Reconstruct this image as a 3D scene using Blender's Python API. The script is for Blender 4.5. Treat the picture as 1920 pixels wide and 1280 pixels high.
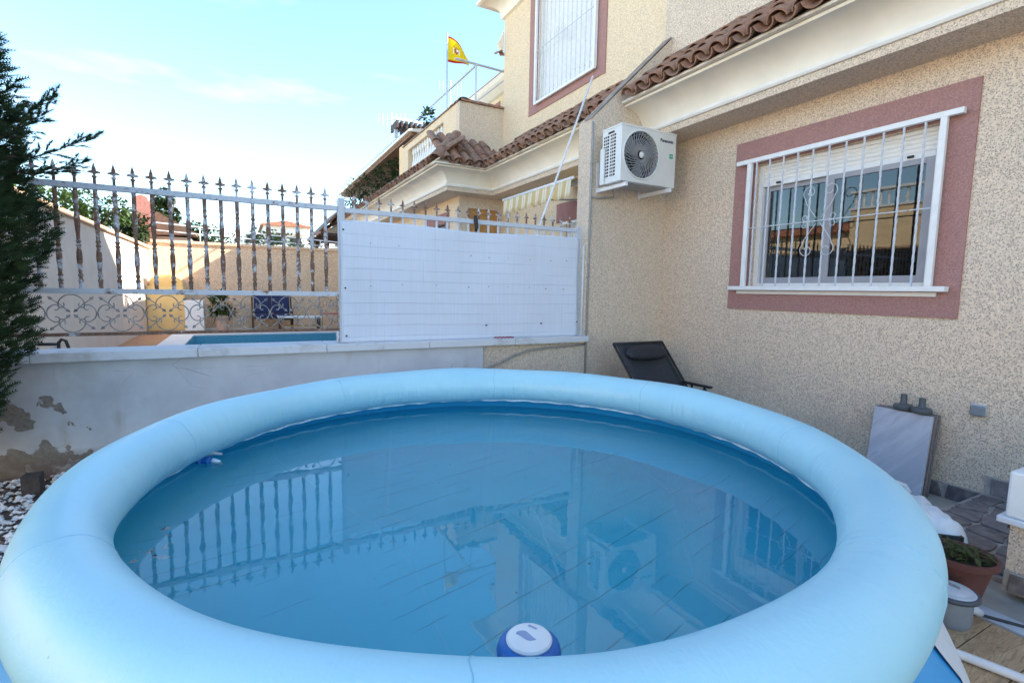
import bpy, bmesh, math, random
from mathutils import Vector, Matrix, noise as mnoise
R = math.radians
random.seed(11)
scene = bpy.context.scene
for o in list(bpy.data.objects):
    bpy.data.objects.remove(o)
COL = scene.collection

# ------------------------------------------------------------------ camera, sky, sun, exposure
CAM_POS = (0.0, 0.0, 1.345)
PITCH, YAW, ROLL, FPX = 5.78, 28.31, 1.064, 942.87
cam_data = bpy.data.cameras.new('camera')
cam_data.sensor_width = 36.0
cam_data.lens = FPX / 1920 * 36.0
cam_data.clip_start = 0.05
cam_data.clip_end = 2000
cam = bpy.data.objects.new('camera', cam_data)
COL.objects.link(cam)
_p, _y, _r = R(PITCH), R(YAW), R(ROLL)
_fw = Vector((math.sin(_y) * math.cos(_p), math.cos(_y) * math.cos(_p), -math.sin(_p)))
_rt = Vector((math.cos(_y), -math.sin(_y), 0))
_up = _rt.cross(_fw)
_rt2 = _rt * math.cos(_r) + _up * math.sin(_r)
_up2 = _rt2.cross(_fw)
_m = Matrix((_rt2, _up2, -_fw)).transposed().to_4x4()
_m.translation = Vector(CAM_POS)
cam.matrix_world = _m
scene.camera = cam

SUN_EL, SUN_AZ = 34.0, 110.0          # azimuth clockwise from +Y
SUN_VEC = Vector((math.sin(R(SUN_AZ)) * math.cos(R(SUN_EL)), math.cos(R(SUN_AZ)) * math.cos(R(SUN_EL)), math.sin(R(SUN_EL))))
world = bpy.data.worlds.new('World')
scene.world = world
world.use_nodes = True
wn, wl = world.node_tree.nodes, world.node_tree.links
wn.clear()
w_out = wn.new('ShaderNodeOutputWorld')
w_bg = wn.new('ShaderNodeBackground')
w_bg.inputs['Strength'].default_value = 0.125
sky = wn.new('ShaderNodeTexSky')
sky.sky_type = 'NISHITA'
sky.sun_disc = False
sky.sun_elevation = R(SUN_EL)
sky.sun_rotation = R(SUN_AZ)
sky.air_density = 1.0
sky.dust_density = 0.3
sky.ozone_density = 1.0
tint = wn.new('ShaderNodeMix'); tint.data_type = 'RGBA'; tint.blend_type = 'MULTIPLY'
tint.inputs[0].default_value = 1.0
tint.inputs[7].default_value = (0.93, 1.05, 1.06, 1)
wl.new(sky.outputs[0], tint.inputs[6])
# thin high cloud streaks over the whole sky
w_tc = wn.new('ShaderNodeTexCoord')
w_map = wn.new('ShaderNodeMapping'); w_map.inputs['Scale'].default_value = (1.6, 1.6, 6.5)
w_map.inputs['Rotation'].default_value = (R(8), R(-14), R(20))
w_no = wn.new('ShaderNodeTexNoise'); w_no.inputs['Scale'].default_value = 2.1; w_no.inputs['Detail'].default_value = 6
w_rmp = wn.new('ShaderNodeMapRange'); w_rmp.inputs[1].default_value = 0.58; w_rmp.inputs[2].default_value = 0.80
w_rmp.inputs[3].default_value = 0.0; w_rmp.inputs[4].default_value = 0.16
cl = wn.new('ShaderNodeMix'); cl.data_type = 'RGBA'
cl.inputs[7].default_value = (9.0, 8.8, 9.0, 1)
wl.new(w_tc.outputs['Generated'], w_map.inputs[0]); wl.new(w_map.outputs[0], w_no.inputs['Vector'])
wl.new(w_no.outputs['Fac'], w_rmp.inputs[0]); wl.new(w_rmp.outputs[0], cl.inputs[0])
wl.new(tint.outputs[2], cl.inputs[6]); wl.new(cl.outputs[2], w_bg.inputs['Color'])
wl.new(w_bg.outputs[0], w_out.inputs['Surface'])

sun_data = bpy.data.lights.new('sun', 'SUN')
sun_data.energy = 4.2
sun_data.angle = R(0.53)
sun_data.color = (1.0, 0.93, 0.82)
sun = bpy.data.objects.new('sun', sun_data)
COL.objects.link(sun)
sun.location = (30, -20, 30)
sun.rotation_euler = (-SUN_VEC).to_track_quat('-Z', 'Y').to_euler()

vs = scene.view_settings
vs.view_transform = 'Standard'
vs.look = 'None'
vs.exposure = 1.95
vs.gamma = 1.0
vs.use_curve_mapping = False
scene.render.engine = 'CYCLES'
cy = scene.cycles
cy.use_denoising = True
cy.max_bounces = 10
cy.diffuse_bounces = 5
cy.glossy_bounces = 5
cy.transmission_bounces = 6
cy.transparent_max_bounces = 10
cy.sample_clamp_indirect = 12.0

# ------------------------------------------------------------------ material helpers
class NT:
    def __init__(s, name):
        s.m = bpy.data.materials.new(name); s.m.use_nodes = True
        s.n, s.l = s.m.node_tree.nodes, s.m.node_tree.links
        s.n.clear()
        s.out = s.n.new('ShaderNodeOutputMaterial')
        s._pos = None
    def new(s, t, **kw):
        nd = s.n.new(t)
        for k, v in kw.items(): setattr(nd, k, v)
        return nd
    def link(s, a, b): s.l.new(a, b)
    def pos(s):
        if s._pos is None: s._pos = s.new('ShaderNodeNewGeometry').outputs['Position']
        return s._pos
    def mapping(s, vec, scale=(1, 1, 1), rot=(0, 0, 0), loc=(0, 0, 0)):
        m = s.new('ShaderNodeMapping')
        m.inputs['Scale'].default_value = scale; m.inputs['Rotation'].default_value = rot; m.inputs['Location'].default_value = loc
        s.link(vec, m.inputs['Vector']); return m.outputs[0]
    def noise(s, scale, detail=4, rough=.55, vec=None, dist=0):
        nd = s.new('ShaderNodeTexNoise')
        nd.inputs['Scale'].default_value = scale; nd.inputs['Detail'].default_value = detail
        nd.inputs['Roughness'].default_value = rough; nd.inputs['Distortion'].default_value = dist
        s.link(vec if vec is not None else s.pos(), nd.inputs['Vector']); return nd.outputs['Fac']
    def voronoi(s, scale, vec=None, feature='F1', out='Distance', rnd=1.0):
        nd = s.new('ShaderNodeTexVoronoi', feature=feature)
        nd.inputs['Scale'].default_value = scale; nd.inputs['Randomness'].default_value = rnd
        s.link(vec if vec is not None else s.pos(), nd.inputs['Vector']); return nd.outputs[out]
    def ramp(s, fac, lo, hi, a=0.0, b=1.0):
        nd = s.new('ShaderNodeMapRange'); nd.clamp = True
        for i, v in zip((1, 2, 3, 4), (lo, hi, a, b)): nd.inputs[i].default_value = v
        s.link(fac, nd.inputs[0]); return nd.outputs[0]
    def math(s, op, a, b=None):
        nd = s.new('ShaderNodeMath', operation=op)
        for i, v in enumerate((a, b)):
            if v is None: continue
            if isinstance(v, (int, float)): nd.inputs[i].default_value = v
            else: s.link(v, nd.inputs[i])
        return nd.outputs[0]
    def mix(s, fac, a, b, mode='MIX'):
        nd = s.new('ShaderNodeMix', data_type='RGBA', blend_type=mode)
        if isinstance(fac, (int, float)): nd.inputs[0].default_value = fac
        else: s.link(fac, nd.inputs[0])
        for i, v in ((6, a), (7, b)):
            if isinstance(v, tuple): nd.inputs[i].default_value = (*v[:3], 1)
            else: s.link(v, nd.inputs[i])
        return nd.outputs[2]
    def sep(s, vec=None):
        nd = s.new('ShaderNodeSeparateXYZ'); s.link(vec if vec is not None else s.pos(), nd.inputs[0]); return nd.outputs
    def bump(s, h, strength=.3, dist=.01, normal=None):
        nd = s.new('ShaderNodeBump'); nd.inputs['Strength'].default_value = strength; nd.inputs['Distance'].default_value = dist
        s.link(h, nd.inputs['Height'])
        if normal is not None: s.link(normal, nd.inputs['Normal'])
        return nd.outputs[0]
    def rnd(s): return s.new('ShaderNodeObjectInfo').outputs['Random']
    def bsdf(s, col, rough=.6, normal=None, metal=0, spec=.5, **kw):
        nd = s.new('ShaderNodeBsdfPrincipled')
        for key, v in (('Base Color', col), ('Roughness', rough), ('Metallic', metal), ('Specular IOR Level', spec)):
            if isinstance(v, tuple): nd.inputs[key].default_value = (*v[:3], 1)
            elif isinstance(v, (int, float)): nd.inputs[key].default_value = v
            else: s.link(v, nd.inputs[key])
        for k, v in kw.items(): nd.inputs[k.replace('_', ' ')].default_value = v
        if normal is not None: s.link(normal, nd.inputs['Normal'])
        s.link(nd.outputs[0], s.out.inputs[0]); return s.m

def plain(name, c, rough=.6, var=.12, scale=9.0, bump=.08, metal=0, spec=.5, bscale=None, rndvar=0):
    t = NT(name)
    n = t.noise(scale, 5)
    dark = tuple(v * (1 - var) for v in c); lite = tuple(min(1, v * (1 + var)) for v in c)
    col = t.mix(t.ramp(n, .3, .7), dark, lite)
    if rndvar:
        col = t.mix(t.ramp(t.rnd(), 0, 1, 0, rndvar), col, tuple(v * .35 for v in c))
    nb = t.noise(bscale or scale * 8, 4)
    return t.bsdf(col, rough, t.bump(nb, bump, .004) if bump else None, metal, spec)

def pebbledash(name, base, dark, scale=105.0, dirt=None, amount=.5):
    t = NT(name)
    v = t.sep(t.voronoi(scale, out='Color'))
    d = t.voronoi(scale)
    v2 = t.sep(t.voronoi(scale * .55, out='Color')); d2 = t.voronoi(scale * .55)
    big = t.noise(1.1, 5)
    fine = t.noise(scale * 1.1, 3, .6)
    col = t.mix(v[1], tuple(c * .80 for c in base), tuple(min(1, c * 1.16) for c in base))
    col = t.mix(t.math('MULTIPLY', t.ramp(v[0], 1 - amount * .5, 1 - amount * .5 + .06), t.ramp(d, .25, .6, .85, .2)), col, dark)
    col = t.mix(t.math('MULTIPLY', t.ramp(v2[0], .84, .88), t.ramp(d2, .15, .40, .9, 0)), col, dark)
    col = t.mix(t.ramp(big, .35, .75, 0, .18), col, tuple(c * .75 for c in base))
    run = t.noise(1, 4, .55, t.mapping(t.pos(), (5.5, 5.5, .55)))
    col = t.mix(t.math('MULTIPLY', t.ramp(run, .56, .74), t.ramp(t.noise(2.3, 3), .4, .65, 0, .30)), col, tuple(c * .55 for c in base))
    if dirt:
        z = t.sep()[2]
        dm = t.math('MULTIPLY', t.ramp(z, .05, .75, 1, 0), t.ramp(t.noise(3.5, 6), .38, .66))
        col = t.mix(t.math('MULTIPLY', dm, .5), col, dirt)
    h = t.math('ADD', t.math('MULTIPLY', d, -1.0), t.math('MULTIPLY', fine, .6))
    return t.bsdf(col, .88, t.bump(h, .6, .006), spec=.25)

MAT = {}
MAT['dash'] = pebbledash('pebbledash_beige', (.77, .635, .50), (.23, .175, .15), 132, dirt=(.36, .29, .24), amount=.54)
MAT['dash_yellow'] = pebbledash('pebbledash_yellow', (.82, .655, .46), (.50, .38, .27), 112, amount=.40)
MAT['dash_far'] = plain('render_yellow', (.78, .59, .36), .9, .1, 3, .15, spec=.2)
MAT['pink'] = pebbledash('surround_mauve', (.42, .235, .215), (.29, .155, .145), 150, amount=.4)
MAT['pink_far'] = plain('surround_mauve_far', (.36, .18, .16), .9, .1, 8, .1)
MAT['cornice'] = plain('cornice_cream_paint', (.84, .77, .66), .7, .07, 3, .05, spec=.3)
MAT['cornice_white'] = plain('cornice_white_paint', (.84, .81, .76), .6, .05, 6, .04)
MAT['white'] = plain('white_paint', (.80, .80, .79), .45, .05, 12, .05)
MAT['white_metal'] = plain('white_enamel_steel', (.80, .80, .80), .35, .05, 14, .04)
MAT['grey_metal'] = plain('grey_aluminium', (.33, .33, .36), .4, .06, 10, .03)
MAT['galv'] = plain('galvanised_tube', (.55, .58, .62), .4, .08, 14, .03, metal=.3)
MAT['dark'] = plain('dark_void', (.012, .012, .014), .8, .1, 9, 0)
MAT['black'] = plain('black_plastic', (.02, .02, .022), .5, .15, 18, .05)
MAT['cap'] = plain('weathered_mortar_cap', (.30, .245, .21), .9, .35, 9, .3)
MAT['conduit'] = plain('grey_conduit', (.36, .34, .32), .6, .15, 20, .05)
MAT['ac_body'] = plain('air_conditioner_enamel', (.72, .72, .70), .4, .03, 8, .02)
MAT['ac_grey'] = plain('air_conditioner_grille', (.34, .34, .35), .5, .08, 20, .02)
MAT['navy'] = plain('navy_print', (.015, .02, .06), .5, .05, 9, 0)
MAT['green'] = plain('green_sticker', (.05, .34, .24), .4, .1, 40, 0)
MAT['sling'] = plain('charcoal_mesh_fabric', (.035, .037, .043), .8, .15, 60, .25, bscale=600)
MAT['pillow'] = plain('charcoal_pillow_fabric', (.022, .023, .03), .6, .15, 30, .2)
MAT['terracotta'] = plain('terracotta_pot', (.12, .04, .032), .75, .25, 14, .2)
MAT['soil'] = plain('potting_soil', (.03, .02, .013), .95, .4, 60, .8)
MAT['grey_plastic'] = plain('grey_pump_plastic', (.20, .22, .25), .5, .08, 20, .06)
MAT['pump_rim'] = plain('dark_blue_grey_rubber', (.05, .06, .08), .5, .1, 20, .05)
MAT['plug'] = plain('dark_grey_plug_plastic', (.085, .095, .105), .5, .1, 20, .05)
MAT['grey_lite'] = plain('light_grey_plastic', (.45, .48, .53), .45, .1, 14, .05)
MAT['marble'] = None
MAT['blue_plastic'] = plain('blue_float_plastic', (.01, .13, .42), .35, .08, 20, .03)
MAT['swirl'] = plain('grey_blue_print', (.30, .36, .55), .5, .05, 30, 0)
MAT['navy_cushion'] = plain('navy_cushion', (.02, .028, .085), .8, .15, 20, .2)
MAT['brown_wood'] = plain('brown_wood', (.20, .10, .05), .6, .3, 14, .2)
MAT['orange_wood'] = plain('varnished_pine', (.50, .26, .09), .45, .2, 10, .1)
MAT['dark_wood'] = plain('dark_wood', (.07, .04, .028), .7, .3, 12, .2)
MAT['peach'] = pebbledash('render_peach', (.80, .55, .36), (.70, .46, .28), 40)
MAT['cream_wall'] = plain('render_cream', (.68, .56, .46), .9, .06, 3, .2, spec=.2)
MAT['sunlit_wall'] = plain('sunlit_ochre', (.78, .56, .24), .85, .06, 4, .1)  # sunlight on the garden wall corner put into the ochre
MAT['brick_red'] = plain('brick_red', (.42, .17, .13), .85, .25, 12, .3)
MAT['roof_far'] = plain('roof_red_far', (.34, .14, .08), .85, .3, 6, .3)
MAT['dark_roof'] = plain('brown_roof', (.13, .075, .05), .85, .3, 9, .3)
MAT['bldg_white'] = plain('building_white', (.75, .72, .66), .85, .06, 2, .05)
MAT['glass_far'] = plain('window_far', (.05, .06, .08), .15, .1, 5, 0)
MAT['rod'] = plain('rusty_iron', (.10, .05, .035), .8, .4, 30, .3)
MAT['red'] = plain('red_cord', (.34, .02, .03), .6, .2, 40, .2)
MAT['brick'] = plain('dark_brick', (.07, .055, .05), .9, .4, 25, .5)
MAT['trunk'] = plain('bark', (.08, .055, .04), .95, .4, 30, .8)
MAT['grout'] = plain('pale_grout', (.36, .33, .31), .9, .2, 30, .3)

def foliage(name, a, b, trans=.25):
    t = NT(name)
    n = t.ramp(t.noise(5.0, 4), .3, .7)
    n2 = t.ramp(t.noise(38.0, 2), .3, .7)
    col = t.mix(n, a, b)
    col = t.mix(t.math('MULTIPLY', n2, .45), col, tuple(c * .45 for c in a))
    d = t.new('ShaderNodeBsdfPrincipled'); t.link(col, d.inputs['Base Color']); d.inputs['Roughness'].default_value = .6
    d.inputs['Specular IOR Level'].default_value = .3
    tr = t.new('ShaderNodeBsdfTranslucent'); t.link(col, tr.inputs['Color'])
    mx = t.new('ShaderNodeMixShader'); mx.inputs[0].default_value = trans
    t.link(d.outputs[0], mx.inputs[1]); t.link(tr.outputs[0], mx.inputs[2]); t.link(mx.outputs[0], t.out.inputs[0])
    return t.m
MAT['cypress'] = foliage('cypress_foliage', (.014, .036, .014), (.052, .088, .024), .12)
MAT['leaf'] = foliage('broad_leaf', (.05, .10, .025), (.11, .16, .035))
MAT['leaf_dark'] = foliage('dark_leaf', (.03, .055, .02), (.06, .09, .03))
MAT['dry_leaf'] = foliage('pot_plant_leaf', (.05, .075, .02), (.14, .13, .05))

def m_rust_paint(name, amount):
    t = NT(name)
    n = t.noise(14, 7, .7)
    n2 = t.noise(70, 4, .6)
    big = t.noise(2.2, 3)
    f = t.math('ADD', t.math('ADD', n, t.math('MULTIPLY', n2, .35)), t.math('MULTIPLY', big, .45))
    m = t.ramp(f, 1.02 - amount, 1.12 - amount)
    rust = t.mix(t.ramp(n2, .3, .7), (.12, .065, .045), (.30, .17, .11))
    col = t.mix(m, (.58, .61, .67), rust)
    return t.bsdf(col, t.ramp(m, 0, 1, .45, .9), t.bump(f, .4, .004))
MAT['rust_bar'] = m_rust_paint('flaking_white_paint_on_rust', .215)
MAT['rust_rail'] = m_rust_paint('chipped_rail_paint', .06)
MAT['rust_heavy'] = m_rust_paint('heavily_rusted_rail', .34)
MAT['scroll'] = plain('scroll_iron_grey', (.30, .28, .27), .6, .5, 30, .2)
MAT['clean_bar'] = m_rust_paint('white_painted_bars', -.1)
MAT['grille'] = m_rust_paint('window_grille_paint', -.04)

def m_tile():
    t = NT('clay_tile')
    n = t.noise(16, 6, .65)
    col = t.mix(t.rnd(), (.38, .19, .12), (.32, .205, .15))
    col = t.mix(t.ramp(n, .46, .70), col, (.15, .10, .08))
    col = t.mix(t.ramp(t.noise(50, 4), .55, .75, 0, .5), col, (.40, .30, .22))
    return t.bsdf(col, .9, t.bump(n, .5, .006), spec=.2)
MAT['tile'] = m_tile()

def m_wallpaint():
    # whitewash with flaked patches low down at the left end, rust drips and grime
    t = NT('flaking_whitewash')
    x, y, z = t.sep()
    base = t.mix(t.ramp(t.noise(3.2, 6), .35, .7), (.56, .575, .61), (.67, .685, .715))
    gm = t.math('MULTIPLY', t.ramp(x, -1.4, .9, 1, .1), t.ramp(t.noise(2.1, 6, .65), .34, .7))
    base = t.mix(t.math('MULTIPLY', gm, .55), base, (.30, .28, .27))
    # blotches of bare mortar
    n = t.noise(5.2, 5, .5)
    w = t.math('ADD', n, t.math('MULTIPLY', t.ramp(x, -1.5, -.55, 1, 0), .17))
    w = t.math('ADD', w, t.ramp(z, .12, .66, .08, -.12))
    m = t.ramp(w, .652, .664)
    bare = t.mix(t.ramp(t.noise(40, 4), .3, .7), (.20, .175, .15), (.30, .27, .235))
    col = t.mix(m, base, bare)
    # stains: vertical runs
    st = t.noise(1, 4, .5, t.mapping(t.pos(), (7.5, 1, .8)))
    col = t.mix(t.math('MULTIPLY', t.ramp(st, .6, .74), t.ramp(t.noise(6, 4), .35, .6, 0, .55)), col, (.36, .28, .21))
    # damp foot
    ft = t.math('MULTIPLY', t.ramp(z, .09, .19, 1, 0), t.ramp(t.noise(9, 6), .22, .5))
    col = t.mix(t.math('MULTIPLY', ft, .85), col, (.16, .12, .10))
    # hairline cracks
    cr = t.ramp(t.voronoi(2.3, t.mapping(t.pos(), (1, 1, 2.4)), 'DISTANCE_TO_EDGE'), .0, .008, .6, 0)
    cr = t.math('MULTIPLY', cr, t.ramp(t.noise(2.6, 2), .5, .6))
    col = t.mix(cr, col, (.13, .11, .10))
    h = t.math('SUBTRACT', t.math('MULTIPLY', t.noise(30, 5), .3), m)
    return t.bsdf(col, .8, t.bump(h, .5, .006), spec=.3)
MAT['whitewash'] = m_wallpaint()

def m_coping():
    t = NT('coping_white')
    col = t.mix(t.ramp(t.noise(4, 7, .65), .52, .75), (.66, .68, .72), (.42, .40, .38))
    return t.bsdf(col, .65, t.bump(t.noise(45, 5), .25, .004))
MAT['coping'] = m_coping()

def m_ring():
    t = NT('pool_ring_vinyl')
    uv = t.new('ShaderNodeTexCoord').outputs['UV']
    # scuffs and fine dirt
    sc = t.noise(1, 6, .7, t.mapping(uv, (160, 14, 1), (0, 0, R(25))))
    sm = t.noise(2.6, 6, .6)
    dots = t.math('MULTIPLY', t.ramp(t.voronoi(9.5), .02, .045, 1, 0), t.ramp(t.noise(2.2, 2), .40, .48))
    col = t.mix(t.ramp(sm, .35, .7), (.37, .68, .80), (.42, .73, .82))
    col = t.mix(t.ramp(sc, .60, .75, 0, .28), col, (.22, .44, .66))
    col = t.mix(t.math('MULTIPLY', dots, .6), col, (.05, .10, .17))
    bl = t.noise(9.0, 5, .65)
    col = t.mix(t.ramp(bl, .55, .72, 0, .07), col, (.50, .74, .82))
    scr_ = t.ramp(t.noise(1, 3, .5, t.mapping(uv, (30, 260, 1), (0, 0, R(-20)))), .70, .74)
    col = t.mix(t.math('MULTIPLY', scr_, t.ramp(t.noise(4, 2), .5, .6, 0, .5)), col, (.18, .34, .55))
    wr = t.noise(1, 3, .6, t.mapping(uv, (210, 2.6, 1), (0, 0, R(4))))
    v = t.sep(uv)[1]
    near = t.ramp(t.math('ABSOLUTE', t.math('SUBTRACT', v, .56)), .0, .26, 1, .10)
    h = t.math('ADD', t.math('MULTIPLY', wr, near), t.math('MULTIPLY', t.noise(90, 3), .06))
    return t.bsdf(col, t.ramp(sm, .3, .7, .34, .46), t.bump(h, .6, .02), spec=.75)
MAT['ring'] = m_ring()

def m_liner():
    t = NT('pool_liner_vinyl')
    x, y, z = t.sep()
    p = t.mapping(t.pos(), (1, 1, 1), (0, 0, R(-12)))
    px, py, pz = t.sep(p)
    py = t.math('ADD', py, t.math('MULTIPLY', t.noise(3.0, 3, .6), .035))
    col = t.mix(t.ramp(t.noise(2.4, 5), .3, .7), (.07, .58, .76), (.10, .64, .82))
    # plank joints of the floor underneath pressing through, broken up
    fr = t.math('FRACT', t.math('DIVIDE', py, .088))
    line = t.ramp(t.math('ABSOLUTE', t.math('SUBTRACT', fr, .5)), .0, .035, 1, 0)
    brk = t.ramp(t.noise(1, 2, .5, t.mapping(p, (2.6, 10, 1))), .48, .60)
    floor = t.ramp(z, .035, .05, 1, 0)
    lm = t.math('MULTIPLY', t.math('MULTIPLY', line, brk), floor)
    col = t.mix(t.math('MULTIPLY', lm, .5), col, (.03, .15, .24))
    # settled silt and specks
    silt = t.math('MULTIPLY', t.ramp(t.noise(1.9, 6, .65), .50, .75, 0, .5), floor)
    col = t.mix(silt, col, (.12, .46, .60))
    sp = t.ramp(t.voronoi(9), .03, .07, 1, 0)
    col = t.mix(t.math('MULTIPLY', t.math('MULTIPLY', sp, t.ramp(t.noise(3, 2), .5, .55)), .8), col, (.02, .04, .06))
    # long creases
    cr = t.ramp(t.voronoi(1.15, t.mapping(t.pos(), (1, .6, .3), (0, 0, R(40))), 'DISTANCE_TO_EDGE'), 0, .012, 1, 0)
    h = t.math('ADD', t.math('MULTIPLY', lm, -1), t.math('MULTIPLY', cr, .25))
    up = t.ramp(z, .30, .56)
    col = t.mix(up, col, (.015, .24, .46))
    col = t.mix(t.math('MULTIPLY', cr, t.math('MULTIPLY', floor, .10)), col, (.45, .66, .78))
    return t.bsdf(col, .5, t.bump(h, .5, .01), spec=.3)
MAT['liner'] = m_liner()
MAT['ring_seam'] = plain('pool_ring_weld', (.30, .58, .72), .4, .06, 20, .1)
MAT['seam'] = plain('white_weld_band', (.62, .76, .84), .5, .2, 30, .3)
def m_outer():
    t = NT('pool_outer_print')
    z = t.sep()[2]
    wv = t.noise(1.4, 3)
    f = t.ramp(t.math('ADD', z, t.math('MULTIPLY', wv, .4)), .44, .47)
    col = t.mix(f, (.03, .25, .62), (.05, .36, .72))
    return t.bsdf(col, .4, t.bump(t.noise(12, 4), .2, .01))
MAT['outer'] = m_outer()

def m_water(name, tintc, bump_scale, strength):
    t = NT(name)
    g = t.new('ShaderNodeBsdfRefraction'); g.inputs['IOR'].default_value = 1.333; g.inputs['Roughness'].default_value = 0
    g.inputs['Color'].default_value = (*tintc, 1)
    gl = t.new('ShaderNodeBsdfGlossy'); gl.inputs['Roughness'].default_value = 0
    fr = t.new('ShaderNodeFresnel'); fr.inputs['IOR'].default_value = 1.60
    h = t.math('ADD', t.noise(bump_scale, 3, .5), t.math('MULTIPLY', t.noise(bump_scale * 2.7, 2, .5), .25))
    b = t.bump(h, strength, .01)
    for nd in (g, gl, fr): t.link(b, nd.inputs['Normal'])
    mx = t.new('ShaderNodeMixShader')
    back = t.new('ShaderNodeNewGeometry').outputs['Backfacing']
    t.link(t.math('MULTIPLY', fr.outputs[0], t.math('SUBTRACT', 1.0, back)), mx.inputs[0]); t.link(g.outputs[0], mx.inputs[1]); t.link(gl.outputs[0], mx.inputs[2])
    t.link(mx.outputs[0], t.out.inputs[0]); return t.m
MAT['water'] = m_water('clear_water', (.84, .98, 1.0), 7.0, .040)

def m_far_water():
    t = NT('far_pool_water')
    return t.bsdf((.03, .17, .26), .06, t.bump(t.noise(6, 3), .08, .02), spec=.5)
MAT['far_water'] = m_far_water()

def m_glass():
    t = NT('window_glass')
    fr = t.new('ShaderNodeFresnel'); fr.inputs['IOR'].default_value = 1.65
    tr = t.new('ShaderNodeBsdfTransparent'); tr.inputs['Color'].default_value = (.45, .47, .48, 1)
    gl = t.new('ShaderNodeBsdfGlossy'); gl.inputs['Roughness'].default_value = .012
    t.link(t.bump(t.noise(2.5, 2), .02, .01), gl.inputs['Normal'])
    mx = t.new('ShaderNodeMixShader')
    t.link(fr.outputs[0], mx.inputs[0]); t.link(tr.outputs[0], mx.inputs[1]); t.link(gl.outputs[0], mx.inputs[2])
    t.link(mx.outputs[0], t.out.inputs[0]); return t.m
MAT['glass'] = m_glass()

def m_sheet():
    t = NT('white_screen_fabric')
    x, y, z = t.sep()
    # packing folds: horizontal every 10 cm, a few vertical
    fz = t.math('FRACT', t.math('DIVIDE', t.math('ADD', z, t.math('MULTIPLY', t.noise(1.1, 2), .03)), .098))
    lz = t.ramp(t.math('ABSOLUTE', t.math('SUBTRACT', fz, .5)), .0, .030, 1, 0)
    lz = t.math('MULTIPLY', lz, t.ramp(t.noise(1, 2, .5, t.mapping(t.pos(), (1.8, 1, 7))), .36, .52, .25, 1))
    fx = t.math('FRACT', t.math('DIVIDE', x, .118))
    lx = t.ramp(t.math('ABSOLUTE', t.math('SUBTRACT', fx, .5)), .0, .012, 1, 0)
    lx = t.math('MULTIPLY', lx, t.ramp(t.noise(1, 2, .5, t.mapping(t.pos(), (6, 1, 2.2))), .50, .58))
    ln = t.math('MAXIMUM', lz, lx)
    wv = t.noise(1, 3, .6, t.mapping(t.pos(), (160, 1, 3)))
    col = t.mix(t.ramp(wv, .3, .7), (.68, .735, .84), (.74, .795, .90))
    col = t.mix(t.math('MULTIPLY', ln, .42), col, (.34, .40, .50))
    col = t.mix(t.ramp(t.noise(2, 5), .45, .8, 0, .2), col, (.52, .54, .58))
    h = t.math('ADD', t.math('MULTIPLY', ln, -1), t.math('MULTIPLY', t.noise(3, 3), .8))
    d = t.bsdf(col, .75, t.bump(h, .5, .006), spec=.3)
    return d
MAT['sheet'] = m_sheet()

def m_marble():
    t = NT('grey_stone_effect_slab')
    y = t.mapping(t.pos(), (1, 1, 1), (R(50), 0, 0))
    v = t.noise(1, 6, .6, t.mapping(y, (3, 1.5, 14)), .6)
    col = t.mix(t.ramp(v, .42, .62), (.44, .45, .52), (.56, .57, .64))
    col = t.mix(t.ramp(v, .60, .66, 0, .4), col, (.30, .29, .33))
    return t.bsdf(col, .35, None)
MAT['marble'] = m_marble()
MAT['slab_edge'] = plain('slab_edge_ceramic', (.22, .19, .18), .8, .2, 40, .2)

def m_plank():
    t = NT('wood_plank')
    p = t.mapping(t.pos(), (1, 1, 1))
    off = t.new('ShaderNodeVectorMath', operation='ADD')
    cb = t.new('ShaderNodeCombineXYZ'); r = t.rnd()
    t.link(t.math('MULTIPLY', r, 17.0), cb.inputs[0]); t.link(t.math('MULTIPLY', r, 7.0), cb.inputs[1])
    t.link(p, off.inputs[0]); t.link(cb.outputs[0], off.inputs[1])
    g = t.noise(1, 5, .6, t.mapping(off.outputs[0], (3.2, 26, 1)), 1.2)
    g2 = t.noise(1, 3, .5, t.mapping(off.outputs[0], (1.4, 9, 1)), 2.5)
    col = t.mix(t.ramp(g, .3, .7), (.36, .225, .12), (.54, .37, .22))
    col = t.mix(t.ramp(t.math('FRACT', t.math('MULTIPLY', g2, 9.0)), .0, .35, .55, 0), col, (.12, .07, .04))
    return t.bsdf(col, .6, t.bump(g, .25, .004))
MAT['plank'] = m_plank()

def m_stone():
    t = NT('slate_stone')
    r = t.rnd()
    c = t.mix(r, (.10, .085, .085), (.17, .145, .15))
    c = t.mix(t.ramp(t.noise(18, 6), .4, .7), c, (.24, .21, .21))
    return t.bsdf(c, .8, t.bump(t.noise(40, 5), .6, .006))
MAT['stone'] = m_stone()
def m_gravel():
    t = NT('white_gravel')
    v = t.sep(t.voronoi(38, out='Color'))[0]
    col = t.mix(t.ramp(v, .1, .9), (.58, .56, .55), (.88, .86, .85))
    col = t.mix(t.ramp(v, .82, .86), col, (.17, .10, .07))
    return t.bsdf(col, .85, t.bump(t.noise(80, 4), .3, .003))
MAT['gravel'] = m_gravel()
MAT['earth'] = plain('brown_earth', (.10, .07, .05), .95, .4, 20, .6)
MAT['concrete'] = plain('yard_concrete', (.36, .33, .29), .9, .25, 5, .3)
MAT['deck_cream'] = plain('pool_deck_cream', (.62, .50, .36), .8, .1, 3, .1)
MAT['coping_far'] = plain('pool_coping_pale', (.72, .70, .66), .7, .06, 5, .05)
MAT['pool_tile'] = plain('blue_pool_tile', (.09, .34, .46), .3, .2, 30, .1)
MAT['deck_orange'] = plain('pool_deck_terracotta', (.46, .22, .10), .8, .15, 6, .15)
MAT['awning'] = None
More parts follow.
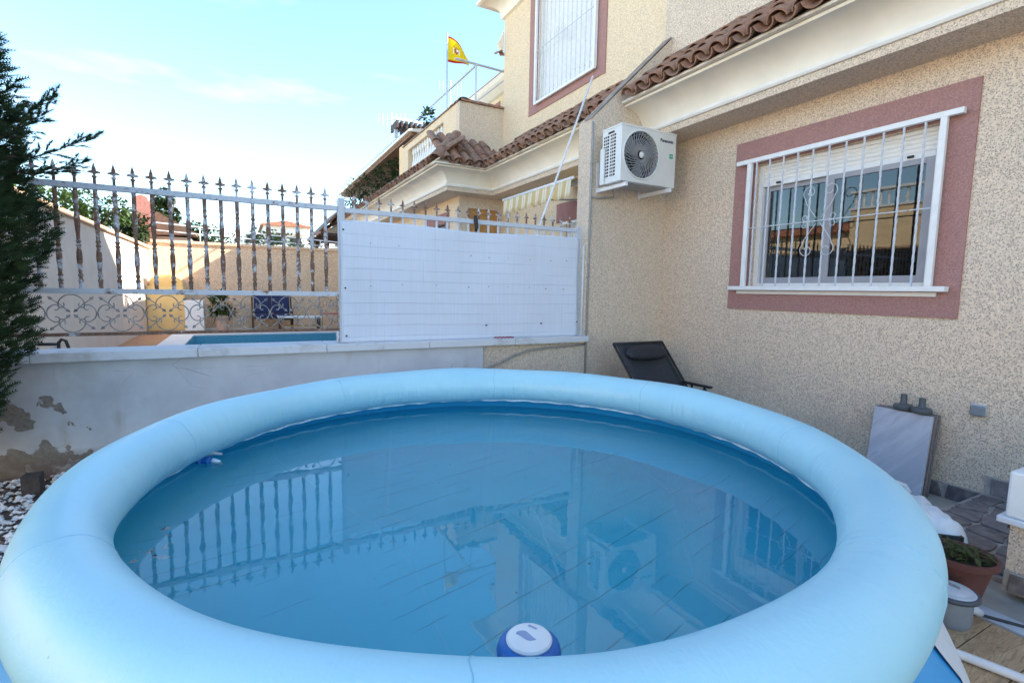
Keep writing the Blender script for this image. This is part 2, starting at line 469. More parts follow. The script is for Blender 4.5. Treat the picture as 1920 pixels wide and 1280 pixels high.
def m_awning():
    t = NT('striped_awning_fabric')
    y = t.sep()[1]
    f = t.math('FRACT', t.math('DIVIDE', y, .17))
    m = t.ramp(f, .48, .52)
    m2 = t.ramp(t.math('ABSOLUTE', t.math('SUBTRACT', f, .26)), .06, .08, .5, 0)
    col = t.mix(m, (.74, .66, .50), (.60, .44, .20))
    col = t.mix(m2, col, (.60, .44, .20))
    return t.bsdf(col, .8, t.bump(t.noise(9, 3), .2, .01))
MAT['awning'] = m_awning()
def m_flag():
    t = NT('flag_cloth')
    uv = t.new('ShaderNodeTexCoord').outputs['UV']
    v = t.sep(uv)[1]
    m = t.math('MULTIPLY', t.ramp(v, .09, .11), t.ramp(v, .93, .95, 1, 0))
    col = t.mix(m, (.52, .03, .02), (.86, .60, .02))
    d = t.new('ShaderNodeBsdfDiffuse'); t.link(col, d.inputs[0])
    tr = t.new('ShaderNodeBsdfTranslucent'); t.link(col, tr.inputs[0])
    mx = t.new('ShaderNodeMixShader'); mx.inputs[0].default_value = .5
    t.link(d.outputs[0], mx.inputs[1]); t.link(tr.outputs[0], mx.inputs[2]); t.link(mx.outputs[0], t.out.inputs[0])
    return t.m
MAT['flag'] = m_flag()
MAT['bag'] = plain('white_plastic_sheet', (.70, .71, .74), .4, .06, 12, .25)

# ------------------------------------------------------------------ mesh helpers
class MB:
    def __init__(s): s.v, s.f, s.uv = [], [], None
    def add(s, vs, fs):
        k = len(s.v); s.v += [tuple(v) for v in vs]; s.f += [tuple(i + k for i in f) for f in fs]; return s
    def box(s, x0, x1, y0, y1, z0, z1):
        vs = [(x0, y0, z0), (x1, y0, z0), (x1, y1, z0), (x0, y1, z0), (x0, y0, z1), (x1, y0, z1), (x1, y1, z1), (x0, y1, z1)]
        return s.add(vs, [(0, 3, 2, 1), (4, 5, 6, 7), (0, 1, 5, 4), (1, 2, 6, 5), (2, 3, 7, 6), (3, 0, 4, 7)])
    def quad(s, a, b, c, d): return s.add([a, b, c, d], [(0, 1, 2, 3)])
    def tube(s, pts, r, n=8, cap=True, closed=False):
        pts = [Vector(p) for p in pts]; rs = r if isinstance(r, (list, tuple)) else [r] * len(pts)
        rings = []; k = len(s.v); N = len(pts)
        prev = None
        for i, p in enumerate(pts):
            if closed: t = pts[(i + 1) % N] - pts[i - 1]
            else: t = pts[min(i + 1, N - 1)] - pts[max(i - 1, 0)]
            t.normalize()
            if prev is None:
                a = Vector((0, 0, 1)) if abs(t.z) < .9 else Vector((1, 0, 0))
                u = t.cross(a).normalized()
            else:
                u = (prev - t * prev.dot(t)).normalized()
            prev = u; w = t.cross(u)
            for j in range(n):
                a = 2 * math.pi * j / n
                s.v.append(tuple(p + (u * math.cos(a) + w * math.sin(a)) * rs[i]))
        M = N if closed else N - 1
        for i in range(M):
            for j in range(n):
                i2 = (i + 1) % N
                s.f.append((k + i * n + j, k + i * n + (j + 1) % n, k + i2 * n + (j + 1) % n, k + i2 * n + j))
        if cap and not closed:
            s.f.append(tuple(k + j for j in reversed(range(n)))); s.f.append(tuple(k + (N - 1) * n + j for j in range(n)))
        return s
    def lathe(s, prof, c=(0, 0, 0), n=20, cap=True):
        k = len(s.v)
        for r, z in prof:
            for j in range(n):
                a = 2 * math.pi * j / n
                s.v.append((c[0] + r * math.cos(a), c[1] + r * math.sin(a), c[2] + z))
        for i in range(len(prof) - 1):
            for j in range(n):
                s.f.append((k + i * n + j, k + i * n + (j + 1) % n, k + (i + 1) * n + (j + 1) % n, k + (i + 1) * n + j))
        if cap:
            s.f.append(tuple(k + j for j in reversed(range(n))))
            m = len(prof) - 1
            s.f.append(tuple(k + m * n + j for j in range(n)))
        return s
    def prism(s, poly, ax, a, b):
        """polygon of 2D points extruded along axis ax from a to b; the 2D coords are the other two axes in order"""
        def p3(p, t):
            q = list(p); q.insert(ax, t); return tuple(q)
        n = len(poly); k = len(s.v)
        s.v += [p3(p, a) for p in poly] + [p3(p, b) for p in poly]
        s.f.append(tuple(k + i for i in range(n))); s.f.append(tuple(k + n + i for i in reversed(range(n))))
        for i in range(n):
            j = (i + 1) % n; s.f.append((k + i, k + n + i, k + n + j, k + j))
        return s
    def grid(s, fn, nu, nv):
        k = len(s.v)
        for i in range(nu + 1):
            for j in range(nv + 1): s.v.append(tuple(fn(i / nu, j / nv)))
        for i in range(nu):
            for j in range(nv):
                a = k + i * (nv + 1) + j; s.f.append((a, a + nv + 1, a + nv + 2, a + 1))
        return s
    def mesh(s, name, off=(0, 0, 0), smooth=False, fix=True):
        me = bpy.data.meshes.new(name)
        me.from_pydata([(v[0] - off[0], v[1] - off[1], v[2] - off[2]) for v in s.v], [], s.f)
        if fix:
            bm = bmesh.new(); bm.from_mesh(me); bmesh.ops.recalc_face_normals(bm, faces=bm.faces); bm.to_mesh(me); bm.free()
        if smooth:
            me.polygons.foreach_set('use_smooth', [True] * len(me.polygons))
        me.update(); return me
    def build(s, name, mat, parent=None, smooth=False, bevel=0, solid=0, fix=True, auto=None):
        off = ORG.get(parent.name, (0, 0, 0)) if parent else (0, 0, 0)
        me = s.mesh(name, off, smooth, fix)
        o = bpy.data.objects.new(name, me); COL.objects.link(o)
        me.materials.append(MAT[mat] if isinstance(mat, str) else mat)
        if parent: o.parent = parent
        ORG[o.name] = off
        if bevel:
            b = o.modifiers.new('bevel', 'BEVEL'); b.width = bevel; b.segments = 2; b.limit_method = 'ANGLE'; b.angle_limit = R(40)
        if solid:
            b = o.modifiers.new('solid', 'SOLIDIFY'); b.thickness = solid; b.offset = 0
        if auto is not None:
            me.polygons.foreach_set('use_smooth', [True] * len(me.polygons))
            try: me.set_sharp_from_angle(angle=R(auto))
            except Exception: pass
        return o
ORG = {}
def inst(name, me, mat, loc, parent=None, rotz=0, scale=None, rot=None):
    """a part that shares mesh data; loc in world coordinates"""
    o = bpy.data.objects.new(name, me); COL.objects.link(o)
    if not me.materials: me.materials.append(MAT[mat] if isinstance(mat, str) else mat)
    off = ORG.get(parent.name, (0, 0, 0)) if parent else (0, 0, 0)
    o.location = (loc[0] - off[0], loc[1] - off[1], loc[2] - off[2])
    o.rotation_euler = rot if rot else (0, 0, rotz)
    if scale: o.scale = scale
    if parent: o.parent = parent
    ORG[o.name] = tuple(loc)
    return o
def thing(name, label, cat, loc=(0, 0, 0), group=None):
    o = bpy.data.objects.new(name, None); COL.objects.link(o)
    o.empty_display_size = .1; o.location = loc; ORG[o.name] = tuple(loc)
    o['label'] = label; o['category'] = cat
    if group: o['group'] = group
    return o
def tag(o, label, cat, group=None):
    o['label'] = label; o['category'] = cat
    if group: o['group'] = group
    return o
def struct(o): o['kind'] = 'structure'; return o
def stuff(o, label=None, cat=None):
    o['kind'] = 'stuff'
    if label: o['label'] = label; o['category'] = cat
    return o
def wall_grid(mb, axis, val, u0, u1, z0, z1, holes, depth=0.0, inward=1):
    """flat wall in the plane axis=val with rectangular openings (u0,u1,z0,z1); reveals go 'inward'"""
    us = sorted({u0, u1, *[h[0] for h in holes], *[h[1] for h in holes]})
    zs = sorted({z0, z1, *[h[2] for h in holes], *[h[3] for h in holes]})
    def P(u, z, d=0):
        return (val + d, u, z) if axis == 0 else (u, val + d, z)
    for i in range(len(us) - 1):
        for j in range(len(zs) - 1):
            a, b, c, d = us[i], us[i + 1], zs[j], zs[j + 1]
            if any(h[0] <= a and b <= h[1] and h[2] <= c and d <= h[3] for h in holes): continue
            mb.quad(P(a, c), P(b, c), P(b, d), P(a, d))
    for h in holes:
        if depth:
            e = depth * inward
            mb.quad(P(h[0], h[2]), P(h[0], h[3]), P(h[0], h[3], e), P(h[0], h[2], e))
            mb.quad(P(h[1], h[2]), P(h[1], h[3]), P(h[1], h[3], e), P(h[1], h[2], e))
            mb.quad(P(h[0], h[2]), P(h[1], h[2]), P(h[1], h[2], e), P(h[0], h[2], e))
            mb.quad(P(h[0], h[3]), P(h[1], h[3]), P(h[1], h[3], e), P(h[0], h[3], e))
    return mb

# ------------------------------------------------------------------ the setting: ground, paving, water
XW = 4.43            # facade plane of the row (faces -X)
g = MB().box(-300, 300, -300, 300, -.40, -.08).build('ground', 'concrete'); struct(g)
g = MB().box(-2.3, 3.15, -3.0, 4.46, -.079, 0).build('patio', 'concrete'); struct(g)
g = MB().box(-2.6, -.25, 1.2, 4.455, 0.001, .010).build('gravel_bed', 'earth'); struct(g)
# neighbour's pool deck, in pieces round the basin
DZ = .16
PX0, PX1, PY0, PY1 = -1.0, 2.6, 8.0, 13.8
dk = MB()
dk.box(-2.1, PX0 - .45, 4.75, 16.2, -.079, DZ).box(PX1 + .45, 3.55, 4.75, 16.2, -.079, DZ)
dk.box(PX0 - .45, PX1 + .45, 4.75, PY0 - .45, -.079, DZ).box(PX0 - .45, PX1 + .45, PY1 + .45, 16.2, -.079, DZ)
struct(dk.build('pool_deck', 'deck_cream'))
cp = MB()
cp.box(PX0 - .45, PX0, PY0 - .45, PY1 + .45, -.07, DZ + .02).box(PX1, PX1 + .45, PY0 - .45, PY1 + .45, -.07, DZ + .02)
cp.box(PX0, PX1, PY0 - .45, PY0, -.07, DZ + .02).box(PX0, PX1, PY1, PY1 + .45, -.07, DZ + .02)
struct(cp.build('pool_coping', 'coping_far'))
tl = MB()
tl.quad((PX0 + .003, PY1 - .003, -.078), (PX1 - .003, PY1 - .003, -.078), (PX1 - .003, PY1 - .003, DZ - .01), (PX0 + .003, PY1 - .003, DZ - .01))
tl.quad((PX0 + .003, PY0, -.078), (PX0 + .003, PY1 - .003, -.078), (PX0 + .003, PY1 - .003, DZ - .01), (PX0 + .003, PY0, DZ - .01))
struct(tl.build('pool_tiling', 'pool_tile', fix=False))
struct(MB().box(PX0 + .005, PX1 - .005, PY0 + .002, PY1 - .005, -.0785, -.055).build('swimming_pool_water', 'far_water'))
struct(MB().prism([(-2.09, 9.5), (-1.47, 9.5), (-1.47, 16.19), (-2.09, 16.19)], 2, DZ + .001, DZ + .006).build('tiled_path', 'deck_orange'))

# right-hand crazy paving with separate stones, and plank floor
pv = struct(MB().box(3.16, XW - .005, -1.0, 1.40, -.078, .020).build('crazy_paving', 'grout'))
rs = random.Random(4)
def voronoi_stones(x0, x1, y0, y1, nx, ny, gap):
    """irregular quads from a jittered grid"""
    P = {}
    for i in range(nx + 1):
        for j in range(ny + 1):
            jx = 0 if i in (0, nx) else rs.uniform(-.3, .3); jy = 0 if j in (0, ny) else rs.uniform(-.3, .3)
            P[i, j] = (x0 + (x1 - x0) * (i + jx) / nx, y0 + (y1 - y0) * (j + jy) / ny)
    out = []
    for i in range(nx):
        for j in range(ny):
            q = [P[i, j], P[i + 1, j], P[i + 1, j + 1], P[i, j + 1]]
            cx = sum(p[0] for p in q) / 4; cyy = sum(p[1] for p in q) / 4
            r = []
            for k in range(4):
                a, b = q[k], q[(k + 1) % 4]
                for t in (.12, .5, .88):
                    px, py = a[0] + (b[0] - a[0]) * t, a[1] + (b[1] - a[1]) * t
                    px += rs.uniform(-.008, .008); py += rs.uniform(-.008, .008)
                    d = math.hypot(px - cx, py - cyy) or 1
                    r.append((px - (px - cx) / d * gap, py - (py - cyy) / d * gap))
            out.append(r)
    return out
for poly in voronoi_stones(3.18, XW - .03, .02, 1.385, 6, 8, .011):
    MB().prism(poly, 2, .0205, .030 + rs.uniform(0, .006)).build('stone', 'stone', pv, bevel=0.003)
fl = struct(MB().box(1.3, 2.70, -.9, 1.45, .0005, .006).build('plank_floor', 'dark_wood'))
for j in range(13):
    y0 = -.88 + j * .165
    for k, (xa, xb) in enumerate(((1.31, 1.95 + .1 * (j % 3)), (1.954 + .1 * (j % 3), 2.69))):
        MB().box(xa, xb, y0, y0 + .161, .0065, .016).build('plank', 'plank', fl, bevel=.0015)
struct(MB().box(2.705, 2.80, -.95, 1.5, .0005, .022).build('floor_edging', 'grey_lite', bevel=.004))

# white gravel on the left
gv = MB()
for k in range(5200):
    x, y = random.uniform(-2.4, -.28), random.uniform(2.2, 4.44)
    if random.random() < .12: continue
    s = random.uniform(.010, .030); a = random.uniform(0, 6.28); z = .010 + s * random.uniform(.1, .6)
    ca, sa = math.cos(a), math.sin(a)
    vs = []
    for dx, dy, dz in ((1, 0, 0), (.3, .8, .1), (-.8, .5, 0), (-.7, -.6, .1), (.4, -.8, 0), (.2, .1, .62), (-.1, -.1, -.6)):
        dx *= s * random.uniform(.8, 1.2); dy *= s * random.uniform(.6, 1.0); dz *= s
        vs.append((x + dx * ca - dy * sa, y + dx * sa + dy * ca, z + dz))
    gv.add(vs, [(0, 1, 5), (1, 2, 5), (2, 3, 5), (3, 4, 5), (4, 0, 5), (1, 0, 6), (2, 1, 6), (3, 2, 6), (4, 3, 6), (0, 4, 6)])
stuff(gv.build('gravel', 'gravel'), 'white decorative gravel beside the low wall', 'gravel')
tag(MB().box(-1.235, -1.145, 4.06, 4.15, .012, .145).build('broken_brick', 'brick', bevel=.003), 'dark broken brick standing in the white gravel', 'brick')

# ------------------------------------------------------------------ cornices and roof tiles
def sweep(mb, prof, path, closed=False):
    """profile (distance out from the wall line, z) swept along a mitred wall line; outward is to the right of travel reversed"""
    n = len(path); dirs = []
    for i in range(n - 1):
        d = Vector((path[i + 1][0] - path[i][0], path[i + 1][1] - path[i][1])).normalized()
        dirs.append(Vector((-d.y, d.x)))           # left normal
    k = len(mb.v)
    for i, p in enumerate(path):
        if i == 0: o = dirs[0]
        elif i == n - 1: o = dirs[-1]
        else:
            a, b = dirs[i - 1], dirs[i]; o = (a + b) / (1 + a.dot(b))
        for d, z in prof: mb.v.append((p[0] + o.x * d, p[1] + o.y * d, z))
    m = len(prof)
    for i in range(n - 1):
        for j in range(m - (0 if closed else 1)):
            j2 = (j + 1) % m
            mb.f.append((k + i * m + j, k + i * m + j2, k + (i + 1) * m + j2, k + (i + 1) * m + j))
    if closed:
        mb.f.append(tuple(k + j for j in range(m))); mb.f.append(tuple(k + (n - 1) * m + j for j in reversed(range(m))))
    return mb
def cove_curve(d0, z0, d1, z1, n=10):
    return [(d0 + (d1 - d0) * (1 - math.cos(a)), z0 + (z1 - z0) * math.sin(a)) for a in [math.pi / 2 * i / n for i in range(n + 1)]]
SLOPE = math.atan2(.47, .66)
def tile_mesh(name, pan):
    mb = MB(); L = .42; n = 8; t = .012
    rows = []
    for x, r in ((0, .088), (L, .072)):
        for rr in (r, r - t):
            for i in range(n + 1):
                a = math.pi * i / n
                y, z = rr * math.cos(a), rr * math.sin(a) * .86
                if pan: z = -z + .085
                mb.v.append((x, y, z))
    m = n + 1
    for i in range(n):
        mb.f += [(i, i + 1, 2 * m + i + 1, 2 * m + i), (m + i, 3 * m + i, 3 * m + i + 1, m + i + 1), (i, m + i, m + i + 1, i + 1), (2 * m + i, 2 * m + i + 1, 3 * m + i + 1, 3 * m + i)]
    mb.f += [(0, 2 * m, 3 * m, m), (n, m + n, 3 * m + n, 2 * m + n)]
    return mb.mesh(name, smooth=False)
ME_COVER, ME_PAN = tile_mesh('cover_tile', False), tile_mesh('pan_tile', True)
for me in (ME_COVER, ME_PAN):
    me.polygons.foreach_set('use_smooth', [True] * len(me.polygons)); me.set_sharp_from_angle(angle=R(50))
def tiles(parent, start, along, count, rotz, courses=2, sp=.19, slope=SLOPE, seed=1):
    rr = random.Random(seed)
    up = Vector((math.cos(rotz), math.sin(rotz), 0)) * math.cos(slope) + Vector((0, 0, math.sin(slope)))
    al = Vector(along)
    for i in range(count):
        for c in range(courses):
            p = Vector(start) + al * (sp * i) + up * (.34 * c + rr.uniform(-.02, .02)) + Vector((0, 0, .010 * c))
            inst('roof_tile', ME_COVER, 'tile', p + Vector((0, 0, .045)), parent, rot=(rr.uniform(-.05, .05), -slope + rr.uniform(-.02, .05), rotz + rr.uniform(-.04, .04)))
            if c < 2:
                q = p + al * (sp / 2) - Vector((0, 0, .015))
                inst('roof_tile', ME_PAN, 'tile', q, parent, rot=(0, -slope, rotz + rr.uniform(-.03, .03)))
def cornice(parent, path, z=3.04):
    sweep(MB(), [(0, z), (.38, z), (.38, z + .065), (.0, z + .065)], path, True).build('soffit', 'dash', parent)
    sweep(MB(), [(.02, z + .067), (.40, z + .067), (.412, z + .085), (.40, z + .118), (.02, z + .118)], path, True).build('bead', 'cornice_white', parent)
    sweep(MB(), cove_curve(.385, z + .12, .655, z + .325) + [(.655, z + .35), (.02, z + .35)], path, False).build('cove', 'cornice', parent, auto=30)
    sweep(MB(), [(.70, z + .355), (.70, z + .375), (.0, z + .86), (.0, z + .80), (.60, z + .355)], path, True).build('roof_slab', 'cornice', parent)

# ------------------------------------------------------------------ our house
WIN = (1.83, 3.30, 1.43, 2.585)     # window opening y0,y1,z0,z1
house = thing('house', 'beige pebbledash house with barred window, cream cornice and clay tiled pent roof', 'house', (XW, 0, 0))
mb = wall_grid(MB(), 0, XW, -12.0, 4.61, -.08, 6.45, [WIN], .14, 1)
mb.build('wall', 'dash', house)
mb = MB().box(6.2, 10.5, -12, 4.6, -.08, 6.4)
mb.quad((XW, -12, -.08), (6.2, -12, -.08), (6.2, -12, 6.4), (XW, -12, 6.4))
mb.build('rear_wall', 'dash_far', house)
MB().prism([(XW - .40, 6.62), (7.4, 8.3), (10.9, 6.62)], 1, -12.3, 4.60).build('main_roof', 'roof_far', house)
# interior of the room behind the window
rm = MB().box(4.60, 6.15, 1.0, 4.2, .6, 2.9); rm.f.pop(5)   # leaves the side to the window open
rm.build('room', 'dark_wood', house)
CPATH = [(XW, 4.498), (XW, -6.0)]
# sweep uses the left normal of travel: travelling in -Y on this wall puts outward on +X, so travel +Y
CPATH = [(XW, -6.0), (XW, 4.498)]
cornice(house, CPATH)
sweep(MB(), [(0, 6.28), (.05, 6.30), (.06, 6.36)] + cove_curve(.06, 6.36, .36, 6.58) + [(.40, 6.60), (.40, 6.66), (0, 6.66)], [(XW, -12), (XW, 4.609)], True).build('upper_cornice', 'cornice', house)
tiles(house, (XW - .74, 4.36, 3.405), (0, -1, 0), 20, 0, 3, seed=3)

# mauve surround, frame, shutter, sashes
y0, y1, z0, z1 = WIN
sr = MB()
for a, b, c, d in ((1.63, 3.53, 2.59, 2.832), (1.63, 3.53, 1.205, 1.425), (1.63, 1.825, 1.425, 2.59), (3.305, 3.53, 1.425, 2.59)):
    sr.box(XW - .014, XW + .02, a, b, c, d)
win = sr.build('window_surround', 'pink', house)
wf = MB()
wf.box(XW + .045, XW + .13, y0, y0 + .045, z0, z1).box(XW + .045, XW + .13, y1 - .045, y1, z0, z1)
wf.box(XW + .045, XW + .13, y0 + .045, y1 - .045, z1 - .03, z1).box(XW + .045, XW + .13, y0 + .045, y1 - .045, z0, z0 + .03)
wf.build('frame', 'white', win, bevel=.003)
# roller shutter: separate slats
SH0 = 2.385
for k in range(5):
    za = SH0 + .036 + k * .034
    s = MB()
    pr = [(XW + .062, za), (XW + .054, za + .008), (XW + .052, za + .017), (XW + .054, za + .026), (XW + .062, za + .0335), (XW + .074, za + .0335), (XW + .074, za)]
    kk = len(s.v)
    for yy in (y0 + .046, y1 - .046):
        for x, z in pr: s.v.append((x, yy, z))
    n = len(pr)
    for i in range(n): s.f.append((i, (i + 1) % n, n + (i + 1) % n, n + i))
    s.f += [tuple(range(n)), tuple(range(2 * n - 1, n - 1, -1))]
    s.build('shutter_slat', 'cornice_white', win)
MB().box(XW + .046, XW + .078, y0 + .046, y1 - .046, SH0 - .008, SH0 + .034).build('shutter_bar', 'white', win, bevel=.003)
st = MB()
for yy in (3.09, 2.03): st.box(XW + .028, XW + .046, yy - .022, yy + .022, SH0 + .004, SH0 + .022)
st.build('shutter_stop', 'black', win, bevel=.005)
def sash(ya, yb, x):
    m = MB(); w = .055
    m.box(x, x + .03, ya, ya + w, z0 + .03, SH0).box(x, x + .03, yb - w, yb, z0 + .03, SH0)
    m.box(x, x + .03, ya + w, yb - w, z0 + .03, z0 + .085).box(x, x + .03, ya + w, yb - w, SH0 - .05, SH0)
    m.build('sash', 'grey_metal', win, bevel=.003)
    MB().box(x + .013, x + .018, ya + w, yb - w, z0 + .085, SH0 - .05).build('pane', 'glass', win)
sash(2.50, y1 - .045, XW + .085)
sash(y0 + .045, 2.64, XW + .050)
# grille standing off the wall
gr = MB()
gr.box(XW - .085, XW - .045, 1.685, 3.468, 2.60, 2.64).box(XW - .105, XW - .035, 1.685, 3.470, 1.392, 1.430)
gr.box(XW - .085, XW - .05, 1.775, 1.815, 1.430, 2.60).box(XW - .085, XW - .05, 3.30, 3.345, 1.430, 2.60)
gril = gr.build('window_grille', 'white_metal', house, bevel=.003)
MB().box(XW - .035, XW - .015, 1.76, 3.42, 1.355, 1.388).build('sill', 'white', win, bevel=.003)
def twisted(h, a=.0065, turns=16, seg=96):
    m = MB()
    for i in range(seg + 1):
        t = i / seg; ang = t * turns * math.pi / 2 if .03 < t < .97 else 0
        for q in range(4):
            b = ang + math.pi / 4 + q * math.pi / 2
            m.v.append((a * 1.3 * math.cos(b), a * 1.3 * math.sin(b), h * t))
    for i in range(seg):
        for q in range(4): m.f.append((i * 4 + q, i * 4 + (q + 1) % 4, i * 4 + 4 + (q + 1) % 4, i * 4 + 4 + q))
    return m.mesh('twisted_bar', smooth=False)
ME_TW = twisted(1.17)
for k in range(11):
    inst('grille_bar', ME_TW, 'grille', (XW - .068, 1.905 + .1345 * k, 1.430), gril)
MB().tube([(XW - .078, 1.79, 1.985), (XW - .078, 3.33, 1.985)], .005, 6).build('grille_crossbar', 'grille', gril)
def spiral(c, r0, r1, a0, turns, n=26):
    return [(c[0], c[1] + (r0 + (r1 - r0) * t) * math.cos(a0 + turns * 6.283 * t), c[2] + (r0 + (r1 - r0) * t) * math.sin(a0 + turns * 6.283 * t)) for t in [i / n for i in range(n + 1)]]
yc, zc = 2.62, 1.985
for sy in (1, -1):
    for sz in (1, -1):
        m = MB()
        end = (XW - .080, yc + sy * .13, zc + sz * .21)
        pts = [(XW - .080, yc + sy * .015, zc + sz * .02), (XW - .080, yc + sy * .06, zc + sz * .08), (XW - .080, yc + sy * .115, zc + sz * .16)]
        cc = (XW - .080, yc + sy * .085, zc + sz * .245)
        for i in range(26):
            t = i / 25; a = -.9 + t * 7.0; rr_ = .062 * (1 - .72 * t)
            pts.append((XW - .080, cc[1] + sy * rr_ * math.cos(a), cc[2] + sz * rr_ * math.sin(a)))
        m.tube(pts, .0032, 6)
        pts = []
        cc = (XW - .080, yc + sy * .115, zc + sz * .032)
        for i in range(22):
            t = i / 21; a = -2.6 + t * 6.5; rr_ = .032 * (1 - .6 * t)
            pts.append((XW - .080, cc[1] + sy * rr_ * math.cos(a), cc[2] + sz * rr_ * math.sin(a)))
        m.tube(pts, .003, 6)
        m.build('grille_scroll', 'grille', gril, smooth=True)
# lower skirting of slate along the wall foot
sk = MB().box(XW - .012, XW - .001, -.6, 1.38, .021, .155).build('skirting', 'grout', house)
yy = 1.36
while yy > -.5:
    w = rs.uniform(.12, .24); h0 = .03
    pts = [(yy - w + .012, .032), (yy - .01, .030 + rs.uniform(0, .01)), (yy - .008 - rs.uniform(0, .02), .145), (yy - w + .01 + rs.uniform(0, .03), .148)]
    m = MB(); m.v = [(XW - .022, a, b) for a, b in pts] + [(XW - .0115, a, b) for a, b in pts]
    m.f = [(0, 1, 2, 3), (0, 4, 5, 1), (1, 5, 6, 2), (2, 6, 7, 3), (3, 7, 4, 0)]
    m.build('skirting_stone', 'stone', sk, bevel=.003); yy -= w
sk2 = MB().box(XW - .012, XW - .001, 1.405, 4.2, -.079, .030).build('skirting', 'grout', house)
yy = 4.18
while yy > 1.55:
    w = rs.uniform(.14, .26)
    pts = [(yy - w + .012, -.075), (yy - .01, -.075), (yy - .01 - rs.uniform(0, .03), .022), (yy - w + .01 + rs.uniform(0, .04), .024)]
    m = MB(); m.v = [(XW - .022, a, b) for a, b in pts] + [(XW - .0115, a, b) for a, b in pts]
    m.f = [(0, 1, 2, 3), (0, 4, 5, 1), (1, 5, 6, 2), (2, 6, 7, 3), (3, 7, 4, 0)]
    m.build('skirting_stone', 'stone', sk2, bevel=.003); yy -= w

# ------------------------------------------------------------------ party wall fin between the two houses
FY0, FY1, FX = 4.50, 4.72, 3.335
fin = thing('party_wall', 'pebbledash party wall fin with sloping top beside the air conditioner', 'wall', (FX, FY0, -.08))
m = MB(); poly = [(FX, -.08), (XW - .001, -.08), (XW - .001, 4.235), (FX, 3.17)]
m.prism(poly, 1, FY0, FY1); m.build('wall', 'dash', fin)
m = MB(); dx, dz = (XW - FX), 4.235 - 3.17
for s_ in (0,):
    m.prism([(FX - .006, 3.172), (FX - .006, 3.190), (XW - .02, 4.252), (XW - .02, 4.236)], 1, FY0 - .005, FY0 + .12)
m.build('coping', 'cap', fin)
cd = MB()
cd.tube([(FX + .012, FY0 - .012, -.05), (FX + .012, FY0 - .012, 2.4), (FX + .012, FY0 - .012, 3.14)], .011, 8)
cd.build('conduit', 'conduit', fin, smooth=True)
cd = MB().tube([(FX - .014, FY0 + .05, .55), (FX - .014, FY0 + .05, 1.85)], .010, 8)
cd.build('conduit', 'white', fin, smooth=True)
cl_ = MB()
for z in (.9, 1.5, 2.1, 2.7): cl_.box(FX - .004, FX + .028, FY0 - .026, FY0 + .002, z, z + .018)
cl_.build('pipe_clip', 'conduit', fin)

# ------------------------------------------------------------------ neighbour's house
nb = thing('house', 'sunny yellow house with terrace, balustrade and upper window in a mauve surround', 'house', (XW, 6.6, 0))
UW = (5.90, 7.47, 4.45, 6.12)
LW = (4.95, 6.55, .95, 2.40)
wall_grid(MB(), 0, XW, 4.61, 8.73, -.08, 6.45, [UW, LW], .12, 1).build('wall', 'dash_yellow', nb)
m = MB().box(6.2, 10.5, 4.61, 8.60, -.08, 6.4)
m.quad((XW, 8.73, 3.0), (10.5, 8.73, 3.0), (10.5, 8.73, 6.4), (XW, 8.73, 6.4))
m.box(4.58, 4.64, 4.8, 6.7, .8, 2.6).build('rear_wall', 'dash_far', nb)
MB().prism([(XW - .40, 6.62), (7.4, 8.3), (10.9, 6.62)], 1, 4.61, 9.1).build('main_roof', 'roof_far', nb)
sweep(MB(), [(0, 6.28), (.05, 6.30), (.06, 6.36)] + cove_curve(.06, 6.36, .36, 6.58) + [(.40, 6.60), (.40, 6.66), (0, 6.66)],
      [(XW, 4.611), (XW, 8.73), (9.5, 8.73)], True).build('upper_cornice', 'cornice', nb)
# wing
WX, WY = 3.55, 8.73
BACKY = 12.3
wall_grid(MB(), 1, WY, WX, XW, -.08, 3.10, [(3.74, 4.38, .16, 2.84)], .10, 1).build('wing_wall', 'dash', nb)
wall_grid(MB(), 0, WX, WY, BACKY, -.08, 3.10, [(9.4, 10.4, 1.1, 2.62)], .10, 1).build('wing_front', 'dash_yellow', nb)
MB().box(3.73, 4.40, WY + .05, WY + .09, .16, 2.85).build('door', 'orange_wood', nb)
m = MB()
for a, b, c, d in ((9.2, 10.6, 2.625, 2.82), (9.2, 9.395, .95, 2.625), (10.405, 10.6, .95, 2.625)): m.box(WX - .015, WX + .02, a, b, c, d)
m.build('window_surround', 'pink_far', nb)
MB().box(WX + .08, WX + .10, 9.4, 10.4, 1.1, 2.62).build('pane', 'glass_far', nb)
NPATH = [(XW, 4.722), (XW, WY), (WX, WY), (WX, BACKY)]
cornice(nb, NPATH)
tiles(nb, (XW - .74, 4.80, 3.405), (0, 1, 0), 17, 0, 3, seed=5)
tiles(nb, (WX - .50, WY - .74, 3.405), (1, 0, 0), 6, R(90), 3, seed=6)
tiles(nb, (WX - .74, WY - .52, 3.405), (0, 1, 0), 22, 0, 2, seed=7)
# hip tiles at the outer corner
for k in range(3):
    p = Vector((WX - .72, WY - .72, 3.44)) + Vector((.20, .20, .20)) * k
    inst('hip_tile', ME_COVER, 'tile', p, nb, rot=(0, -R(36), R(45)), scale=(.95, 1.25, 1.25))
